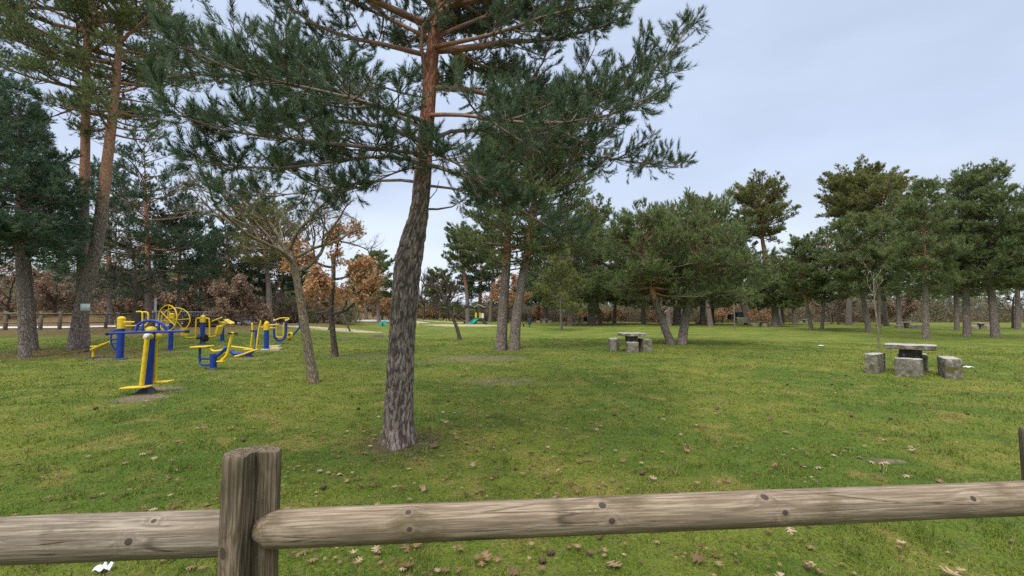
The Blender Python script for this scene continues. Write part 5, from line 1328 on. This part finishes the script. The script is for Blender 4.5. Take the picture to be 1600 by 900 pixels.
TH = math.atan2(1418 - 800, FPX); bq = G(1418, 588.5); Dq = math.hypot(bq[0], bq[1]); uu = np.array([math.cos(TH), -math.sin(TH)]); vv_ = np.array([math.sin(TH), math.cos(TH)])
ctr = vv_ * (Dq + 1.15)
label_seats = ['mossy stone block seat in front of the nearest stone table', 'stone block seat left of the nearest stone table', 'stone block seat right of the nearest stone table', 'stone block seat hidden behind the nearest stone table']
stone_set(ctr, -TH - .05, [(.0, -.95, .54, .36, .44, .02), (-.70, -.55, .285, .95, .50, -.10), (.74, -.68, .32, .95, .50, .16), (.0, .75, .62, .36, .46, 0)],
          'nearest grey stone table with a thick slab top on the right lawn', seed=1, top=(1.05, .85))
b2 = G(985, 551); c2 = P(987, 545, b2[1] + .75)[:2]
label_seats = ['mossy stone seat in front of the mid-lawn table left of the V-shaped pair', 'stone seat at the left end of the mid-lawn table by the V-shaped pair', 'stone seat at the right end of the mid-lawn table by the V-shaped pair', 'thin dark stone seat behind the mid-lawn table by the V-shaped pair']
sl_ = G(960, 548); sr_ = G(1009, 550)
stone_set(c2, .0, [(990 * 0 + P(990, 550, b2[1])[0] - c2[0], b2[1] + .2 - c2[1], .46, .36, .42, 0), (sl_[0] - c2[0], sl_[1] + .35 - c2[1], .30, .85, .50, -.12), (sr_[0] - c2[0], sr_[1] + .38 - c2[1], .40, .9, .52, .18), (P(976, 548, b2[1])[0] - c2[0], .75, .2, .5, .52, 0)],
          'grey stone table on the mid lawn between the centre pair and the V-shaped pair', seed=40, top=(1.02, .9), hT=.78)
def far_set(px, py, Y, label, seats3=True, w=1.5, lab=None):
    global label_seats
    c = P(px, py, Y)[:2]
    label_seats = [f'{a} seat of the {lab}' for a in ('front stone', 'left stone', 'right stone')]
    stone_set(c, .05, [(-.2, -.85, .62, .4, .44, 0), (-1.15, -.2, .75, .5, .42, 0), (1.05, -.3, .8, .5, .42, 0)], label, mat=M_STONE_F, top=(w, .95), seed=int(px))
far_set(1191, 511, 61., 'tan stone table beside the bushy low pine with stout trunk', lab='tan stone table beside the bushy low pine')
far_set(1417, 513, 52., 'tan stone table half hidden left of the pale grey trunk', lab='tan stone table left of the pale grey trunk')
far_set(1533, 513.5, 49., 'stone table between the two thick dark trunks at the right end', lab='table between the thick dark trunks')
far_set(1099, 505.5, 80., 'small far stone table left of the black barbecue', lab='small far table left of the black barbecue')
far_set(896, 507, 70., 'far stone table in the shade beside the pale grey trunk', lab='shaded far table beside the pale grey trunk')
far_set(1258, 503.5, 92., 'low far stone table left of the leaning reddish stem', lab='low far table left of the leaning reddish stem')
far_set(850, 504, 84., 'far stone table just right of the slate blue litter bin', lab='far table right of the slate blue bin')
# barbecue
m = Machine(1156, 504, 'black barbecue hearth on a mossy stone base, right of the V-shaped pair', 'barbecue', 'barbecue', None, Y=70.)
m.slab('hood', M_BLACK, 1156, 491.5, .4, (1.4, 1., .82), bev=.03); m.slab('side_hood', M_BLACK, 1143.5, 495, .5, (.9, 1., .85), bev=.03)
m.part('hearth_base', stone_mat('mossy_hearth', 1.), lambda mb: rough_box(mb, m.p(1158.5, 501.2, -.3), (1.7, .8, .80), 0, 9, .03)); m.slab('hearth_shelf', M_GREY, 1156, 496.6, -.2, (1.7, .6, .06))
m = Machine(913, 503.5, 'dark boxy hearth between the pale trunk and the reddish cluster', 'barbecue', 'barbecue', None, Y=82.)
m.slab('hood', M_BLACK, 914.5, 498.6, 0, (.7, .8, .95), bev=.03); m.slab('side_wall', M_STONE_F, 910.5, 499.5, .1, (.35, .9, 1.0), bev=.03)

# ------------------------------------------------------------------ notice, lamps, back fences
pt = P(132.3, 480, 17.2)
o_ = thing('notice_board', (pt[0], pt[1], pt[2]), 'small white paper notice fixed on the big twin-stemmed pine', 'notice')
tN = NT('notice_paper', .6, .2); pn = tN.obj()
sepn = tN.n('ShaderNodeSeparateXYZ'); tN.l(pn, sepn.inputs[0])
tN.color(tN.mix(tN.math('MULTIPLY', tN.sstep(tN.noise(tN.mapping(pn, (40, 1, 90)), 1., 3), .52, .64), .22), (.60, .68, .62), (.35, .42, .40)))
mb = MB(); nW, nH = W(125.5, 140.5, 17.2), W(475, 486, 17.2)
gx = np.linspace(-.5, .5, 9); V = [(x * nW, .02 - .05 * (1 - 4 * x * x) * .6, z * nH) for z in (-.5, .5) for x in gx]; V2 = [(x, y + .012, z) for x, y, z in V]
mb.add(V + V2, [[[i, i + 1, i + 10, i + 9] for i in range(8)] + [[i + 19, i + 18, i + 27, i + 28] for i in range(8)] + [[i + 18, i + 19, i + 1, i] for i in range(8)] + [[i + 9, i + 10, i + 28, i + 27] for i in range(8)]])
pnl = mb.build('paper', tN.m, None, origin=(0, 0, 0)); pnl.parent = o_
def lamp(px, py, Y, top, label, globe=True):
    m = Machine(px, py, label, 'street_lamp', 'street lamp', 'lamp posts along the path', Y=Y); b = m.b; t = m.p(px, top)
    m.part('pole', M_GREY, lambda mb: tubes(mb, np.array([b, b * .5 + t * .5, t])[None], np.array([[.075, .06, .05]]), 10, cap=True))
    m.part('lamp_head', M_WHITE if globe else M_GREY, lambda mb: lathe(mb, t, [(.05, -.05), (.20, .06), (.30, .22), (.26, .36), (.10, .44), (.02, .46)], 16))
lamp(310, 503, 46., 447, 'grey lamp post with pale bell head over the brown oaks, left')
lamp(457, 501, 66., 477, 'tiny far lamp post between the dark pines and the lichen-covered trunk', False)
m = Machine(243, 510, 'plain grey pole behind the leg press machine', 'steel_pole', 'pole', None, Y=38.)
m.pipes('pole', M_GREY, [[(243, 511, 0), (242.8, 463, 0)]], .085)

M_OLDWOOD = mat_paint('old_fence_wood', (.19, .155, .12), .9, .3)
# left fence along the near edge of the path
pts = [(-60, 516.5), (8, 514.5), (63, 513.5), (93, 512.6), (165, 509.5), (184, 508.6), (212, 507.5), (240, 506.5)]
Ys = [25., 25.6, 26.4, 27., 29.8, 30.6, 31.8, 33.2]
fb = [np.array([*P(px, py, Yv)[:2], 0]) for (px, py), Yv in zip(pts, Ys)]
for q_ in fb: q_[2] = float(gz(q_[0], q_[1]))
fe = thing('wooden_fence', fb[2], 'grey log rail fence along the road at the left', 'fence', 'rustic wooden fences')
for k, q_ in enumerate(fb):
    mb = MB(); h = 1.12; pipe(mb, [q_ - (0, 0, .1), q_ + (0, 0, h)], .10, 12); mb.build('post', M_OLDWOOD, fe)
for a, b_ in zip(fb[:-1], fb[1:]):
    for h in (.98, .42):
        mb = MB(); pipe(mb, [a + (0, -.09, h), b_ + (0, -.09, h)], .055 if h > .9 else .035, 10); mb.build('rail', M_RAIL2 if h > .9 else M_OLDWOOD, fe)
# thin metal railing further right
rb = [np.array([*P(px, 505, Yv)[:2], 0]) for px, Yv in ((238, 35.), (276, 37.), (318, 39.5), (352, 42), (392, 45), (430, 49), (470, 54))]
for q_ in rb: q_[2] = float(gz(q_[0], q_[1]))
fe2 = thing('metal_railing', rb[2], 'thin grey metal railing behind the exercise machines', 'railing')
for q_ in rb:
    mb = MB(); pipe(mb, [q_ - (0, 0, .05), q_ + (0, 0, 1.25)], .035, 8); mb.build('post', M_GREY, fe2)
mb = MB()
for a, b_ in zip(rb[:-1], rb[1:]):
    pipe(mb, [a + (0, 0, 1.22), b_ + (0, 0, 1.22)], .032, 6); pipe(mb, [a + (0, 0, .15), b_ + (0, 0, .15)], .025, 6)
mb.build('top_rail', M_GREY, fe2)
mb = MB()
for a, b_ in zip(rb[:-1], rb[1:]):
    for f in np.linspace(0, 1, 16)[1:-1]:
        q_ = a + (b_ - a) * f; pipe(mb, [q_ + (0, 0, .16), q_ + (0, 0, 1.2)], .012, 4)
mb.build('railing_bars', M_GREY, fe2)['kind'] = 'stuff'
_n = {}
for o in bpy.data.objects:
    if o.type == 'MESH': _n[o.name.split('.')[0]] = _n.get(o.name.split('.')[0], 0) + len(o.data.polygons)
print('POLYS', sorted(_n.items(), key=lambda t: -t[1])[:8], sum(_n.values()))
